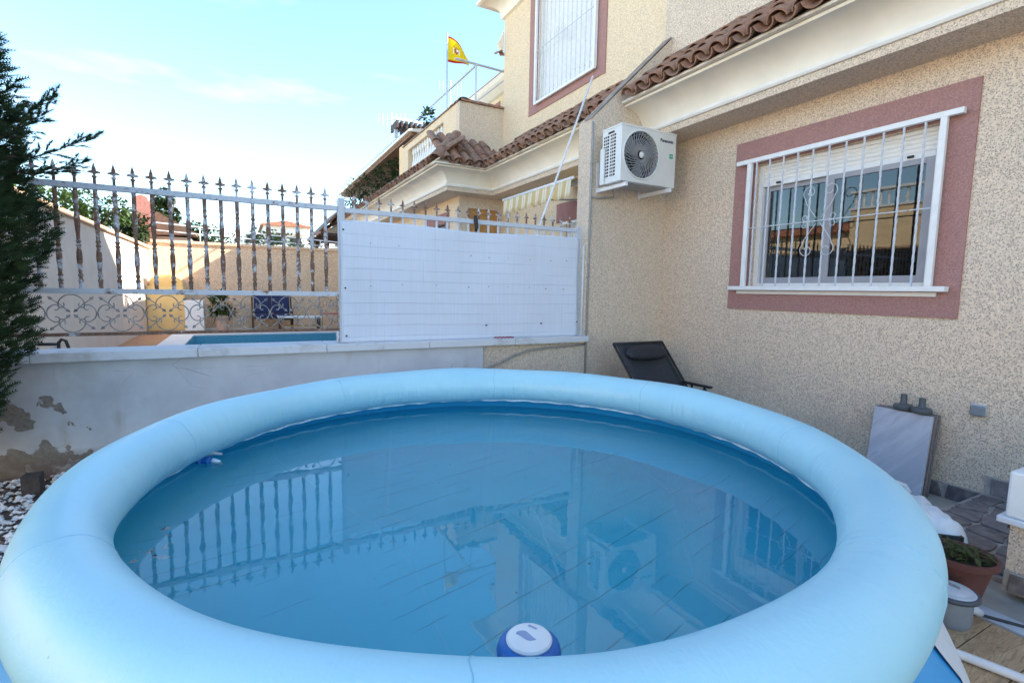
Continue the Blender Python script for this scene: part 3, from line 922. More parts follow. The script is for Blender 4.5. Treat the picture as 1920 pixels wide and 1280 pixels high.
# terrace parapet with tiled cap and balustrade
MB().box(WX, XW - .001, WY, WY + .16, 3.80, 4.70).build('parapet', 'dash', nb)
pf = MB()
pf.box(WX, WX + .18, WY + .161, 9.55, 3.80, 4.70).box(WX, WX + .18, 11.9, BACKY, 3.80, 4.70)
pf.box(WX, WX + .18, 9.55, 11.9, 3.80, 3.96).box(WX, WX + .18, 9.55, 11.9, 4.56, 4.70)
pf.build('parapet', 'dash_yellow', nb)
MB().box(WX + .01, XW + 2.2, WY + .17, BACKY, 3.10, 3.78).build('terrace_floor', 'deck_cream', nb)
cpm = MB()
cpm.prism([(WX - .03, 4.702), (WX - .03, 4.72), (WX + .09, 4.80), (WX + .21, 4.72), (WX + .21, 4.702)], 1, 9.1, BACKY)
m2 = MB()
cpm.build('parapet_cap', 'cap', nb)
m2.v = []
for k in range(5):
    inst('cap_tile', ME_COVER, 'tile', (WX + .02 + .19 * k, WY + .08, 4.70), nb, rot=(0, 0, 0), scale=(.5, 1.5, 1.0))
for k in range(3):
    inst('cap_tile', ME_COVER, 'tile', (WX + .09, WY - .02 + .19 * k, 4.70), nb, rot=(0, 0, R(90)), scale=(.5, 1.5, 1.0))
BAL = [(.045, 0), (.045, .04), (.028, .06), (.05, .17), (.055, .22), (.03, .36), (.022, .44), (.04, .47), (.045, .5), (.045, .595)]
ME_BAL = MB().lathe(BAL, n=12).mesh('baluster', smooth=True)
for k in range(13):
    inst('baluster', ME_BAL, 'white', (WX + .09, 9.66 + .17 * k, 3.962), nb)
MB().box(WX + .03, WX + .15, 9.551, 11.899, 3.9605, 3.985).build('baluster_plinth', 'white', nb)
# upper window parts
m = MB()
a0, a1, b0, b1 = 5.70, 7.76, 4.29, 6.28
for a, b, c, d in ((a0, a1, UW[3] + .005, b1 - .02), (a0, a1, b0, UW[2] - .005), (a0, UW[0] - .005, UW[2] - .005, UW[3] + .005), (UW[1] + .005, a1, UW[2] - .005, UW[3] + .005)):
    m.box(XW - .014, XW + .02, a, b, c, d)
uws = m.build('window_surround', 'pink', nb)
for k in range(36):
    z = UW[2] + .01 + .0455 * k
    if z + .044 > UW[3]: break
    MB().box(XW + .06, XW + .075, UW[0] + .05, UW[1] - .05, z, z + .0435).build('shutter_slat', 'white', uws, bevel=.004)
m = MB()
m.box(XW + .02, XW + .09, UW[0], UW[0] + .05, UW[2], UW[3]).box(XW + .02, XW + .09, UW[1] - .05, UW[1], UW[2], UW[3]).box(XW + .02, XW + .09, UW[0], UW[1], UW[2] - .002, UW[2] + .008)
m.build('frame', 'white', uws)
m = MB()
m.box(XW - .075, XW - .04, UW[0] - .03, UW[0] + .01, UW[2] - .02, UW[3]).box(XW - .075, XW - .04, UW[1] - .01, UW[1] + .03, UW[2] - .02, UW[3])
m.box(XW - .075, XW - .04, UW[0] - .03, UW[1] + .03, UW[2] - .055, UW[2] - .02)
ug = m.build('window_grille', 'white_metal', nb)
ME_TW2 = twisted(UW[3] - UW[2] + .02, .0055, 20, 80)
for k in range(13):
    inst('grille_bar', ME_TW2, 'grille', (XW - .058, UW[0] + .09 + .116 * k, UW[2] - .02), ug)
m = MB().tube([(XW - .066, UW[0], 5.22), (XW - .066, UW[1], 5.22)], .005, 6)
for sy in (1, -1):
    for sz in (1, -1):
        pts = []
        for i in range(22):
            t = i / 21; a = -2.2 + t * 7; rr_ = .07 * (1 - .6 * t)
            pts.append((XW - .068, 6.74 + sy * (.06 + rr_ * math.cos(a)), 5.22 + sz * (.06 + rr_ * math.sin(a))))
        m.tube(pts, .004, 6)
m.build('grille_scroll', 'grille', ug)
# lower window behind the awning
MB().box(XW - .015, XW + .0, 4.74, 6.80, 2.405, 2.70).build('window_surround', 'pink_far', nb)
ME_BAR = MB().tube([(0, 0, 0), (0, 0, 1.44)], .008, 6).mesh('straight_bar')
lg = MB().box(XW - .07, XW - .04, 4.90, 6.60, 2.36, 2.395).build('window_grille', 'white_metal', nb)
for k in range(14): inst('grille_bar', ME_BAR, 'white_metal', (XW - .055, 4.97 + .12 * k, .93), lg)
MB().box(XW + .06, XW + .08, 4.95, 6.55, .95, 2.40).build('shutter', 'cornice_white', nb)
# eave end of the roof behind
inst('eave_end', ME_COVER, 'tile', (4.36, 8.74, 5.66), nb, rot=(0, R(-20), R(90)), scale=(.4, .9, .9))
MB().prism([(4.42, 5.75), (4.36, 5.75), (4.30, 5.85), (4.36, 5.95), (4.42, 6.1)], 1, 8.735, 8.80).build('eave_return', 'cornice', nb)

aw = thing('awning', 'cream and yellow striped awning with scalloped edge under the neighbour cornice', 'awning', (XW, 5.6, 2.8))
ay0, ay1 = 4.76, 6.40
m = MB().grid(lambda u, v: (3.28 + (XW - .02 - 3.28) * v, ay0 + (ay1 - ay0) * u, 2.60 + .30 * v - .03 * math.sin(v * math.pi)), 24, 5)
m.build('canopy', 'awning', aw, solid=.004)
def val(u, v):
    y = ay0 + (ay1 - ay0) * u
    drop = .17 + .045 * abs(math.sin(math.pi * (y - ay0) / .17))
    return (3.275 - .02 * v + .012 * math.sin(y * 23) * v, y, 2.595 - drop * v)
MB().grid(val, 96, 3).build('valance', 'awning', aw, solid=.003, smooth=True)
m = MB().tube([(3.28, ay0 - .03, 2.60), (3.28, ay1 + .03, 2.60)], .018, 8)
m.build('front_bar', 'white_metal', aw, smooth=True)
m = MB().tube([(3.30, ay0 + .2, 2.58), (XW - .02, ay0 + .35, 2.66)], .014, 6).tube([(3.30, ay1 - .2, 2.58), (XW - .02, ay1 - .35, 2.66)], .014, 6)
m.build('arm', 'white_metal', aw)

# next house along the row, lower, with planted terrace
nx = thing('house', 'far yellow house at the end of the row with planted terrace and brown eaves', 'house', (WX, 16, 0))
m = wall_grid(MB(), 0, WX, BACKY + .002, 21.0, -.08, 3.10, [(13.2, 14.4, 1.0, 2.3), (16.5, 17.7, 1.0, 2.3)], .1, 1)
m.quad((WX, 21, -.08), (9, 21, -.08), (9, 21, 3.1), (WX, 21, 3.1)); m.build('wall', 'dash_far', nx)
for a, b in ((13.2, 14.4), (16.5, 17.7)): MB().box(WX + .08, WX + .1, a, b, 1.0, 2.3).build('window', 'glass_far', nx)
cornice(nx, [(WX, BACKY + .003), (WX, 21.0)])
tiles(nx, (WX - .74, BACKY + .1, 3.405), (0, 1, 0), 44, 0, 2, seed=9)
MB().box(WX + .01, 9, BACKY + .01, 21, 3.10, 3.80).build('terrace_floor', 'deck_cream', nx)
MB().box(WX, WX + .16, BACKY + .35, 20.9, 3.80, 4.10).build('parapet', 'dash_far', nx)
MB().box(WX, WX + .3, BACKY + .002, BACKY + .34, 3.80, 4.78).build('pillar', 'dash_far', nx)
MB().box(WX + .02, WX + 1.6, BACKY - .6, 20.9, 4.86, 4.93).build('eave_board', 'brown_wood', nx)
MB().prism([(WX - .05, 4.932), (WX - .05, 4.98), (WX + 1.6, 5.22), (WX + 1.6, 4.932)], 1, BACKY - .65, 20.95).build('roof', 'cornice', nx)
MB().box(5.5, 9, 10.2, 20, 3.80, 6.0).build('upper_block', 'dash_far', nx)
sweep(MB(), [(0, 5.85), (.06, 5.88), (.22, 6.05), (.26, 6.14), (0, 6.14)], [(5.5, 10.2), (5.5, 20)], True).build('upper_cornice', 'cornice', nx)
MB().prism([(5.25, 6.142), (5.25, 6.18), (7.2, 6.9), (9.1, 6.18), (9.1, 6.142)], 1, 10.0, 20.1).build('upper_roof', 'roof_far', nx)
MB().box(5.482, 5.499, 11.0, 11.7, 5.05, 5.75).build('window_surround', 'pink_far', nx)

# ------------------------------------------------------------------ low wall with coping and the iron fence
WYF = 4.47
lw = thing('boundary_wall', 'low whitewashed wall with flaking paint and pale coping under the fence', 'wall', (.5, WYF, 0))
MB().box(-3.2, 2.085, WYF, 4.70, -.079, .80).build('wall', 'whitewash', lw)
MB().box(2.086, FX - .001, WYF + .022, 4.70, -.079, .80).build('wall', 'dash', lw)
xs = [-3.2, -2.2, -1.25, -.30, .62, 1.52, 2.42, FX - .003]
for a, b in zip(xs[:-1], xs[1:]):
    MB().box(a + .0015, b - .0015, WYF - .055, 4.74, .802, .868 + rs.uniform(-.002, .002)).build('coping_slab', 'coping', lw, bevel=.006)

def lathe_bar(z0, z1):
    H = z1 - z0
    p = [(.011, 0), (.011, .045), (.0135, .05), (.0135, .06), (.009, .066), (.009, .08), (.013, .085), (.013, .093), (.009, .10), (.010, .13), (.0135, .175), (.0145, .21), (.0135, .245), (.009, .285),
         (.013, .291), (.013, .299), (.009, .304), (.009, .314), (.013, .32), (.013, .328), (.009, .335), (.0095, .37), (.013, .42), (.0145, .46), (.0135, .5), (.009, .545), (.013, .552), (.013, .56), (.010, .566), (.010, .58), (.0115, .59), (.0115, H)]
    return MB().lathe([(r * 1.18, z) for r, z in p], n=10).mesh('turned_bar', smooth=False)
ME_TBAR = lathe_bar(1.305, 1.985)
def finial(h=.145):
    m = MB()
    m.box(-.008, .008, -.008, .008, 0, .045)
    m.lathe([(.014, .043), (.016, .05), (.010, .058)], n=8)
    # leaf spear: flat diamond blade with side lobes
    t = .006
    out = [(0, .052), (.010, .070), (.034, .075), (.035, .083), (.012, .090), (.011, .105), (.0, h)]
    pts = out + [(-x, z) for x, z in reversed(out[1:-1])]
    m.prism(pts, 1, -t, t)
    return m.mesh('spear')
ME_SPEAR = finial()
FB = 4.52
fence = thing('iron_fence', 'rusting white iron fence with turned bars, spear tips and scroll panel', 'fence', (-.3, FB, .868))
MB().box(-3.2, .738, FB - .018, FB + .018, 1.985, 2.025).build('top_rail', 'rust_rail', fence, bevel=.002)
MB().box(-3.2, .738, FB - .02, FB + .02, 1.268, 1.305).build('middle_rail', 'rust_rail', fence, bevel=.002)
MB().box(-3.2, .738, FB - .014, FB + .014, .972, .995).build('bottom_rail', 'rust_heavy', fence, bevel=.002)
k = 0; x = .640
while x > -1.9:
    b = inst('bar', ME_TBAR, 'rust_bar', (x, FB, 1.305), fence)
    inst('spear_tip', ME_SPEAR, 'rust_bar', (x, FB, 2.025), b); x -= .1078
for xx in (-2.1, .725): MB().box(xx - .012, xx + .012, FB - .012, FB + .012, .868, .972).build('foot', 'rust_rail', fence)
# scroll panel
def scroll_unit(W=.2755, H=.268):
    m = MB(); r = .0042
    def arc(cx, cz, rad, a0, a1, n=22): return [(cx + rad * math.cos(a0 + (a1 - a0) * i / n), 0, cz + rad * math.sin(a0 + (a1 - a0) * i / n)) for i in range(n + 1)]
    def curl(cx, cz, rad, a0, tot, n=14):   # tightening end
        return [(cx + rad * (1 - .75 * i / n) * math.cos(a0 + tot * i / n), 0, cz + rad * (1 - .75 * i / n) * math.sin(a0 + tot * i / n)) for i in range(n + 1)]
    for s in (-1, 1):
        # side C scroll touching the unit edge
        cx = s * (W / 2 - .068)
        a = arc(cx, 0, .064, math.pi * .62, math.pi * 1.38) if s < 0 else arc(cx, 0, .064, math.pi * .38, -math.pi * .38)
        e0 = a[0]; e1 = a[-1]
        pre = [(e0[0] - s * (.010 + .016 * math.sin(t)), 0, e0[2] - .018 + .018 * math.cos(t)) for t in [3.6 * (1 - i / 8) for i in range(9)]]
        m.tube(pre + a, r, 6)
        post = [(e1[0] - s * (.010 + .016 * math.sin(t)), 0, e1[2] + .018 - .018 * math.cos(t)) for t in [3.6 * i / 8 for i in range(9)]]
        m.tube(a[-3:] + post, r, 6)
    for s in (-1, 1):
        cz = s * (H / 2 - .075)
        a = arc(0, cz, .071, math.pi * (.0), math.pi * 1.0) if s > 0 else arc(0, cz, .071, -math.pi * 0.0, -math.pi)
        m.tube(a, r, 6)
        for q in (-1, 1):
            e = (q * .071, 0, cz)
            m.tube([(e[0] - q * .016 * (1 - math.cos(t)), 0, cz - s * .020 * math.sin(t)) for t in [3.9 * i / 10 for i in range(11)]], r * .9, 6)
    # stems with a leaf at each end
    def leaf(x, z, ang, L=.036, w=.0115):
        ca, sa = math.cos(ang), math.sin(ang)
        P = [(0, 0, 0), (L * .45, w, .0), (L, 0, 0), (L * .45, -w, 0)]
        top = [(x + p[0] * ca - p[1] * sa, -.004 if i in (0, 2) else -.002, z + p[0] * sa + p[1] * ca) for i, p in enumerate(P)]
        bot = [(v[0], .004, v[2]) for v in top]
        mid = (x + L * .45 * ca, -.008, z + L * .45 * sa)
        k = len(m.v); m.v += top + bot + [mid]
        m.f += [(k, k + 1, k + 8), (k + 1, k + 2, k + 8), (k + 2, k + 3, k + 8), (k + 3, k, k + 8), (k + 4, k + 7, k + 6, k + 5), (k, k + 4, k + 5, k + 1), (k + 1, k + 5, k + 6, k + 2), (k + 2, k + 6, k + 7, k + 3), (k + 3, k + 7, k + 4, k)]
    for s in (-1, 1):
        for q in (-1, 1):
            a = (s * .034, q * .032); b = (s * .098, q * .092)
            m.tube([(a[0], 0, a[1]), ((a[0] + b[0]) / 2, -.002, (a[1] + b[1]) / 2 + q * .004), (b[0], 0, b[1])], r * .9, 6)
            an = math.atan2(q * .06, s * .064)
            leaf(b[0], b[1], an); leaf(a[0], a[1], an + math.pi)
    return m.mesh('scroll', smooth=False)
ME_SCROLL = scroll_unit()
for k in range(9):
    inst('scroll', ME_SCROLL, 'scroll', (.645 - .2755 * k - .03, FB, 1.131), fence)

f2 = thing('iron_fence', 'white iron fence section with small spear tips above the white screen', 'fence', (2.0, FB, .868))
MB().box(.741, .793, FB - .026, FB + .026, .868, 2.09).build('post', 'clean_bar', f2, bevel=.003)
MB().box(3.19, 3.235, FB - .022, FB + .022, .868, 2.03).build('post', 'clean_bar', f2, bevel=.003)
MB().box(.794, 3.189, FB - .018, FB + .018, 1.975, 2.015).build('top_rail', 'clean_bar', f2, bevel=.002)
MB().box(.794, 3.189, FB - .018, FB + .018, 1.268, 1.305).build('middle_rail', 'clean_bar', f2, bevel=.002)
ME_SBAR = MB().box(-.008, .008, -.008, .008, 0, .672).mesh('square_bar')
x = .875
while x < 3.17:
    b = inst('bar', ME_SBAR, 'clean_bar', (x, FB, 1.304), f2)
    inst('spear_tip', ME_SPEAR, 'clean_bar', (x, FB, 2.014), b, scale=(.82, .82, .82)); x += .1062
# the sheet of privacy screen tied to that fence
def sh(u, v):
    x = .752 + 2.462 * u; z = .872 + (1.905 - .872) * v
    top = .012 * math.sin(u * 9) * v
    y = FB - .040 - .018 * mnoise.noise(Vector((x * 2.2, 0, z * 1.6)))
    return (x, y, z + top)
scr = MB().grid(sh, 70, 50).build('privacy_screen', 'sheet', None, smooth=True, solid=.003)
tag(scr, 'large creased white fabric screen tied to the fence beside the party wall', 'screen')
tie, tie2 = MB(), MB()
for x_, z_ in ((.775, 1.83), (.785, 1.34), (.79, .93), (2.12, 1.0), (2.75, 1.01), (3.2, 1.02), (1.0, 1.73), (1.25, 1.72), (1.62, 1.70), (1.95, 1.67), (2.14, 1.66), (2.35, 1.66), (2.6, 1.66), (2.85, 1.66), (3.05, 1.67), (1.0, 1.36), (1.28, 1.38), (1.6, 1.38), (1.93, 1.37), (2.14, 1.38), (2.35, 1.38), (2.6, 1.38), (2.8, 1.37), (3.02, 1.37)):
    h_ = .0065 if x_ < .8 or z_ < 1.1 else .0038
    (tie if h_ > .005 else tie2).box(x_ - h_, x_ + h_, FB - .052, FB - .036, z_ - h_, z_ + h_)
tie2.build('cable_tie', 'conduit', scr)
tie.build('cable_tie', 'black', scr)

# slim white pole leaning behind the fence, red cord and grey hose
tag(MB().tube([(2.52, 4.62, .868), (2.80, 4.63, 2.03), (3.42, 4.62, 3.66)], .011, 8).build('leaning_pole', 'white_metal', smooth=True), 'thin white pole leaning from the fence up past the party wall', 'pole')
rc = []
for i in range(40):
    t = i / 39; rc.append((2.19 + .21 * t, 4.432 + .012 * math.sin(t * 31), .876 + .006 * abs(math.sin(t * 17))))
tag(MB().tube(rc, .006, 6).build('red_cord', 'red', smooth=True), 'short knotted red cord lying on the pale coping', 'cord')
hp = [(2.10, 4.478, .50), (2.12, 4.474, .575), (2.26, 4.468, .62), (2.42, 4.468, .685), (2.60, 4.468, .735), (2.85, 4.470, .752), (3.20, 4.475, .765), (3.32, 4.478, .768)]
tag(MB().tube(hp, .011, 8).build('grey_hose', 'conduit', smooth=True), 'grey hose curving across the beige end of the low wall', 'hose')
tag(MB().tube([(1.995, 4.49, 2.05), (2.0, 4.488, 2.0), (2.01, 4.49, 1.94), (2.0, 4.485, 1.90)], [.014, .022, .020, .012], 8).build('black_strap', 'black', smooth=True), 'black strap bundled on the fence rail above the white screen', 'strap')

# ------------------------------------------------------------------ inflatable pool
PCX, PCY = .9406, 1.9346
RM, RT, SQ, RZ = 1.408, .117, .9635, .648      # ring major and minor radius, squash, height
TX, TY = .0131, .0137                           # the ring sags a little towards the camera
def tilt(x, y): return TX * (x - PCX) + TY * (y - PCY)
pool = thing('inflatable_pool', 'large round light blue inflatable ring pool filled with water', 'pool', (PCX, PCY, 0))
NA, NB_ = 220, 40
m = MB()
for i in range(NA):
    a = 2 * math.pi * i / NA
    wob = .004 * math.sin(a * 5 + 1) + .003 * math.sin(a * 11)
    for j in range(NB_):
        b = 2 * math.pi * j / NB_
        # fine radial puckers near the inner weld
        pk = .0016 * math.sin(a * 150 + 3 * math.sin(a * 7)) * max(0, math.cos(b - math.pi * 1.28)) ** 4
        r = RT + wob + pk
        x = PCX + (RM + r * math.cos(b)) * math.cos(a); y = PCY + (RM + r * math.cos(b)) * math.sin(a)
        m.v.append((x, y, RZ + SQ * r * math.sin(b) + tilt(x, y)))
for i in range(NA):
    for j in range(NB_):
        i2, j2 = (i + 1) % NA, (j + 1) % NB_
        m.f.append((i * NB_ + j, i2 * NB_ + j, i2 * NB_ + j2, i * NB_ + j2))
ring = m.build('inflated_ring', 'ring', pool, smooth=True)
uvl = ring.data.uv_layers.new(name='UVMap')
for poly in ring.data.polygons:
    for li in poly.loop_indices:
        vi = ring.data.loops[li].vertex_index
        u, v = (vi // NB_) / NA, (vi % NB_) / NB_
        vis = [ring.data.loops[q].vertex_index for q in poly.loop_indices]
        if max(q // NB_ for q in vis) - min(q // NB_ for q in vis) > NA // 2 and vi // NB_ == 0: u = 1.0
        if max(q % NB_ for q in vis) - min(q % NB_ for q in vis) > NB_ // 2 and vi % NB_ == 0: v = 1.0
        uvl.data[li].uv = (u, v)
PSI = 1.2
SR, SZ = RM - RT * math.cos(PSI), RZ - SQ * RT * math.sin(PSI)
def pool_lathe(prof, name, mat, n=160, flip=False):
    m = MB()
    for i in range(n):
        a = 2 * math.pi * i / n
        for r, z, k in prof:
            rr_ = r + .006 * math.sin(a * 23 + z * 9) * (1 if .06 < z < .5 else 0)
            x, y = PCX + rr_ * math.cos(a), PCY + rr_ * math.sin(a)
            m.v.append((x, y, z + k * tilt(x, y)))
    q = len(prof)
    for i in range(n):
        for j in range(q - 1):
            i2 = (i + 1) % n
            m.f.append((i * q + j, i2 * q + j, i2 * q + j + 1, i * q + j + 1))
    return m, m
lp = [(.0005, .024, 0), (.4, .024, 0), (.9, .024, 0), (1.30, .024, 0), (1.38, .030, 0), (1.44, .05, 0), (1.475, .10, 0), (1.49, .18, 0), (1.485, .28, 0), (1.46, .38, .3), (1.42, .46, .7), (1.395, .50, 1), (SR + .012, SZ - .012, 1), (SR, SZ, 1)]
m, _ = pool_lathe(lp, '', '')
m.build('liner', 'liner', pool, smooth=True)
op = [(SR + .07, SZ + .02, 1), (1.49, .47, .7), (1.57, .38, .3), (1.615, .28, 0), (1.635, .18, 0), (1.63, .09, 0), (1.60, .02, 0), (1.56, .008, 0)]
m, _ = pool_lathe(op, '', '')
m.build('outer_wall', 'outer', pool, smooth=True)
# white printed panel and strap on the outside, right of the camera
pn = MB()
def outer_pt(a, t):
    k = t * (len(op) - 2) ; i = int(min(k, len(op) - 3)); f = k - i
    r = op[i][0] + (op[i + 1][0] - op[i][0]) * f + .010; z = op[i][1] + (op[i + 1][1] - op[i][1]) * f
    return (PCX + r * math.cos(a), PCY + r * math.sin(a), z)
pn.grid(lambda u, v: outer_pt(R(-66) + R(36) * u, .05 + .9 * v), 14, 10).build('print_panel', 'bag', pool, smooth=True)
# weld band at the waterline
pts = []
for i in range(240):
    a = 2 * math.pi * i / 240
    r = SR - .002 + .003 * math.sin(a * 37) + .002 * math.sin(a * 91)
    x, y = PCX + r * math.cos(a), PCY + r * math.sin(a)
    pts.append((x, y, SZ + .001 + .003 * math.sin(a * 53 + 2) + tilt(x, y)))
MB().tube(pts, .0065, 6, closed=True).build('weld_band', 'seam', pool, smooth=True)
for a in (18, 63, 108, 152, 197, 243, 289, 334):
    pts = []
    for j in range(30):
        b = math.pi * (-.35 + 1.65 * j / 29); aa = R(a) + .004 * math.sin(j)
        wob = .004 * math.sin(aa * 5 + 1) + .003 * math.sin(aa * 11); r = RT + wob - .0012
        x, y = PCX + (RM + r * math.cos(b)) * math.cos(aa), PCY + (RM + r * math.cos(b)) * math.sin(aa)
        pts.append((x, y, RZ + SQ * r * math.sin(b) + tilt(x, y)))
    MB().tube(pts, .0027, 6).build('weld_seam', 'ring_seam', pool, smooth=True)
# ring valve seam line on the left, inlet strainer on the far left of the liner
m = MB()
m.lathe([(.028, 0), (.030, .012), (.022, .022), (.022, .05), (.015, .055)], n=14)
vm = m.mesh('inlet_fitting', smooth=False)
a = math.atan2(2.66 - PCY, -.13 - PCX)
fx, fy = PCX + 1.372 * math.cos(a), PCY + 1.372 * math.sin(a)
iv = inst('inlet_fitting', vm, 'blue_plastic', (fx, fy, .525), pool, rot=(0, -R(90), a))
MB().tube([(fx + .05, fy - .02, .525), (fx + .075, fy - .03, .515), (fx + .085, fy - .034, .47)], [.013, .014, .012], 10).build('nozzle', 'seam', pool, smooth=True)
MB().tube([(fx + .01, fy + .00, .548), (fx + .06, fy - .00, .552), (fx + .09, fy + .01, .54)], .007, 8).build('nozzle_clip', 'grey_lite', pool, smooth=True)

WZ = .520
wt = MB(); n = 128
wt.v = [(PCX + 1.402 * math.cos(2 * math.pi * i / n), PCY + 1.402 * math.sin(2 * math.pi * i / n), WZ) for i in range(n)]
wt.f = [tuple(range(n))]
struct(wt.build('pool_water', 'water'))

# floating chlorine dispenser
DX, DY = .545, .905
dp = thing('chlorine_dispenser', 'blue floating chlorine dispenser with white lid at the near edge of the pool', 'dispenser', (DX, DY, WZ - .05))
MB().lathe([(.028, -.10), (.030, -.02), (.050, -.012), (.066, .0), (.072, .012), (.073, .024), (.069, .036), (.060, .044), (.052, .046)], (DX, DY, WZ), 40).build('float', 'blue_plastic', dp, auto=35)
lid = MB().lathe([(.051, .0462), (.052, .050), (.048, .054), (.030, .0565), (.0005, .057)], (DX, DY, WZ), 40).build('lid', 'white', dp, auto=30)
sw = MB(); P = []
for i in range(13):
    t = i / 12; P.append((-.030 + .052 * t, .013 * math.sin(t * math.pi) + .004 * math.sin(t * 6)))
for i in range(12, -1, -1):
    t = i / 12; P.append((-.030 + .052 * t, -.008 * math.sin(t * math.pi) + .004 * math.sin(t * 6)))
P = P[:-1][1:]
ca, sa = math.cos(R(-50)), math.sin(R(-50))
sw.prism([(DX - .006 + x * ca - y * sa, DY + .0 + x * sa + y * ca) for x, y in P], 2, WZ + .0568, WZ + .0582).build('swirl_mark', 'swirl', lid)
ca, sa = math.cos(R(-62)), math.sin(R(-62))
MB().prism([(DX + .022 + x * ca - y * sa, DY + .022 + x * sa + y * ca) for x, y in ((-.011, -.003), (.011, -.003), (.011, .003), (-.011, .003))], 2, WZ + .0545, WZ + .0572).build('vent_mark', 'swirl', lid)

# ------------------------------------------------------------------ air conditioner
AX0, AX1, AYF, AYB, AZ0, AZ1 = 3.372, 4.108, 4.045, 4.345, 2.462, 3.005
ac = thing('air_conditioner', 'white outdoor air conditioner unit on brackets on the party wall', 'air conditioner', ((AX0 + AX1) / 2, FY0, AZ0))
FCX, FCZ, FR = 3.632, 2.738, .232
# casing with a round fan opening in the front
cm = MB()
NS = 48
ci = [(FCX + FR * math.cos(2 * math.pi * i / NS), FCZ + FR * math.sin(2 * math.pi * i / NS)) for i in range(NS)]
def on_rect(a):
    dx, dz = math.cos(a), math.sin(a); t = 1e9
    if dx > 1e-9: t = min(t, (AX1 - FCX) / dx)
    if dx < -1e-9: t = min(t, (AX0 - FCX) / dx)
    if dz > 1e-9: t = min(t, (AZ1 - FCZ) / dz)
    if dz < -1e-9: t = min(t, (AZ0 - FCZ) / dz)
    return (FCX + dx * t, FCZ + dz * t)
corner = [math.atan2(z - FCZ, x - FCX) % (2 * math.pi) for x, z in ((AX1, AZ1), (AX0, AZ1), (AX0, AZ0), (AX1, AZ0))]
angs = sorted(set([2 * math.pi * i / NS for i in range(NS)] + corner))
k0 = len(cm.v)
for a in angs:
    x, z = FCX + FR * math.cos(a), FCZ + FR * math.sin(a); X_, Z_ = on_rect(a)
    cm.v += [(x, AYF, z), (X_, AYF, Z_), (x, AYF + .07, z)]
L = len(angs)
for i in range(L):
    j = (i + 1) % L
    cm.f.append((3 * i, 3 * i + 1, 3 * j + 1, 3 * j)); cm.f.append((3 * i, 3 * j, 3 * j + 2, 3 * i + 2))
cm.quad((AX0, AYF, AZ0), (AX0, AYB, AZ0), (AX0, AYB, AZ1), (AX0, AYF, AZ1)).quad((AX1, AYF, AZ0), (AX1, AYB, AZ0), (AX1, AYB, AZ1), (AX1, AYF, AZ1))
cm.quad((AX0, AYB, AZ0), (AX1, AYB, AZ0), (AX1, AYB, AZ1), (AX0, AYB, AZ1)).quad((AX0, AYF, AZ1), (AX1, AYF, AZ1), (AX1, AYB, AZ1), (AX0, AYB, AZ1))
cm.quad((AX0, AYF, AZ0), (AX1, AYF, AZ0), (AX1, AYB, AZ0), (AX0, AYB, AZ0))
cs = cm.build('casing', 'ac_body', ac)
MB().box(AX0 - .006, AX1 + .006, AYF - .006, AYB + .006, AZ1 - .012, AZ1 + .012).build('lid', 'ac_body', ac, bevel=.008)
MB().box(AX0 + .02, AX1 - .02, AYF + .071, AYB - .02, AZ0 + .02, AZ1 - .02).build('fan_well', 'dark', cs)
MB().box(AX0 + .01, AX1 - .01, AYF + .01, AYB - .01, AZ0 - .012, AZ0 - .0005).build('base_tray', 'ac_grey', ac)
rg = MB().tube([(FCX + (FR + .004) * math.cos(2 * math.pi * i / 64), AYF - .004, FCZ + (FR + .004) * math.sin(2 * math.pi * i / 64)) for i in range(64)], .009, 8, closed=True)
rg.build('fan_rim', 'ac_body', cs, smooth=True)
vn = MB()
for k in range(34):
    a0 = 2 * math.pi * k / 34; pts = []
    for i in range(9):
        t = i / 8; r = .045 + (FR - .045) * t; a = a0 + .85 * (1 - t) ** 1.3
        pts.append((FCX + r * math.cos(a), AYF + .004 - .012 * math.sin(t * math.pi), FCZ + r * math.sin(a)))
    vn.tube(pts, .0042, 5)
for r in (.10, .155, .20):
    vn.tube([(FCX + r * math.cos(2 * math.pi * i / 48), AYF + .004, FCZ + r * math.sin(2 * math.pi * i / 48)) for i in range(48)], .0022, 4, closed=True)
vn.build('fan_grille', 'ac_grey', cs, smooth=True)
m = MB(); m.lathe([(.001, 0), (.044, .0), (.046, .004), (.038, .012), (.001, .016)], n=24, cap=False)
m2 = MB(); m2.v = [(FCX + v[0] * .72, AYF - .004 - v[2], FCZ + v[1] * .72) for v in m.v]; m2.f = m.f
m2.build('hub', 'ac_body', cs, smooth=True)
# three fan blades in the well
fb = MB()
for k in range(3):
    a0 = 2 * math.pi * k / 3
    fb.grid(lambda u, v: (FCX + (.04 + .17 * u) * math.cos(a0 + .95 * v), AYF + .030 + .03 * v, FCZ + (.04 + .17 * u) * math.sin(a0 + .95 * v)), 4, 6)
fb.build('fan_blade', 'grey_plastic', cs, solid=.003)
# side louvre: two columns of slots
sl = MB()
for c, (ya, yb) in enumerate(((AYB - .105, AYB - .022), (AYB - .21, AYB - .13))):
    for k in range(13):
        za = AZ0 + .065 + k * .0325
        sl.box(AX0 - .0025, AX0 + .004, ya, yb, za, za + .019)
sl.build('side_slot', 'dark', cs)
rb = MB()
for k in range(13):
    za = AZ0 + .065 + k * .0325
    for yv in (AYB - .155, AYB - .182, AYB - .05, AYB - .077): rb.box(AX0 - .005, AX0 - .0026, yv - .003, yv + .003, za - .002, za + .021)
rb.build('side_rib', 'ac_body', cs)
MB().box(AX0 - .004, AX0 + .0, AYB - .185, AYB - .09, AZ1 - .055, AZ1 - .035).build('handle_recess', 'dark', cs, bevel=.004)
MB().box(AX0 - .02, AX0 - .0005, AYB - .055, AYB + .01, AZ0 - .005, AZ0 + .36).build('valve_cover', 'ac_body', cs, bevel=.004)
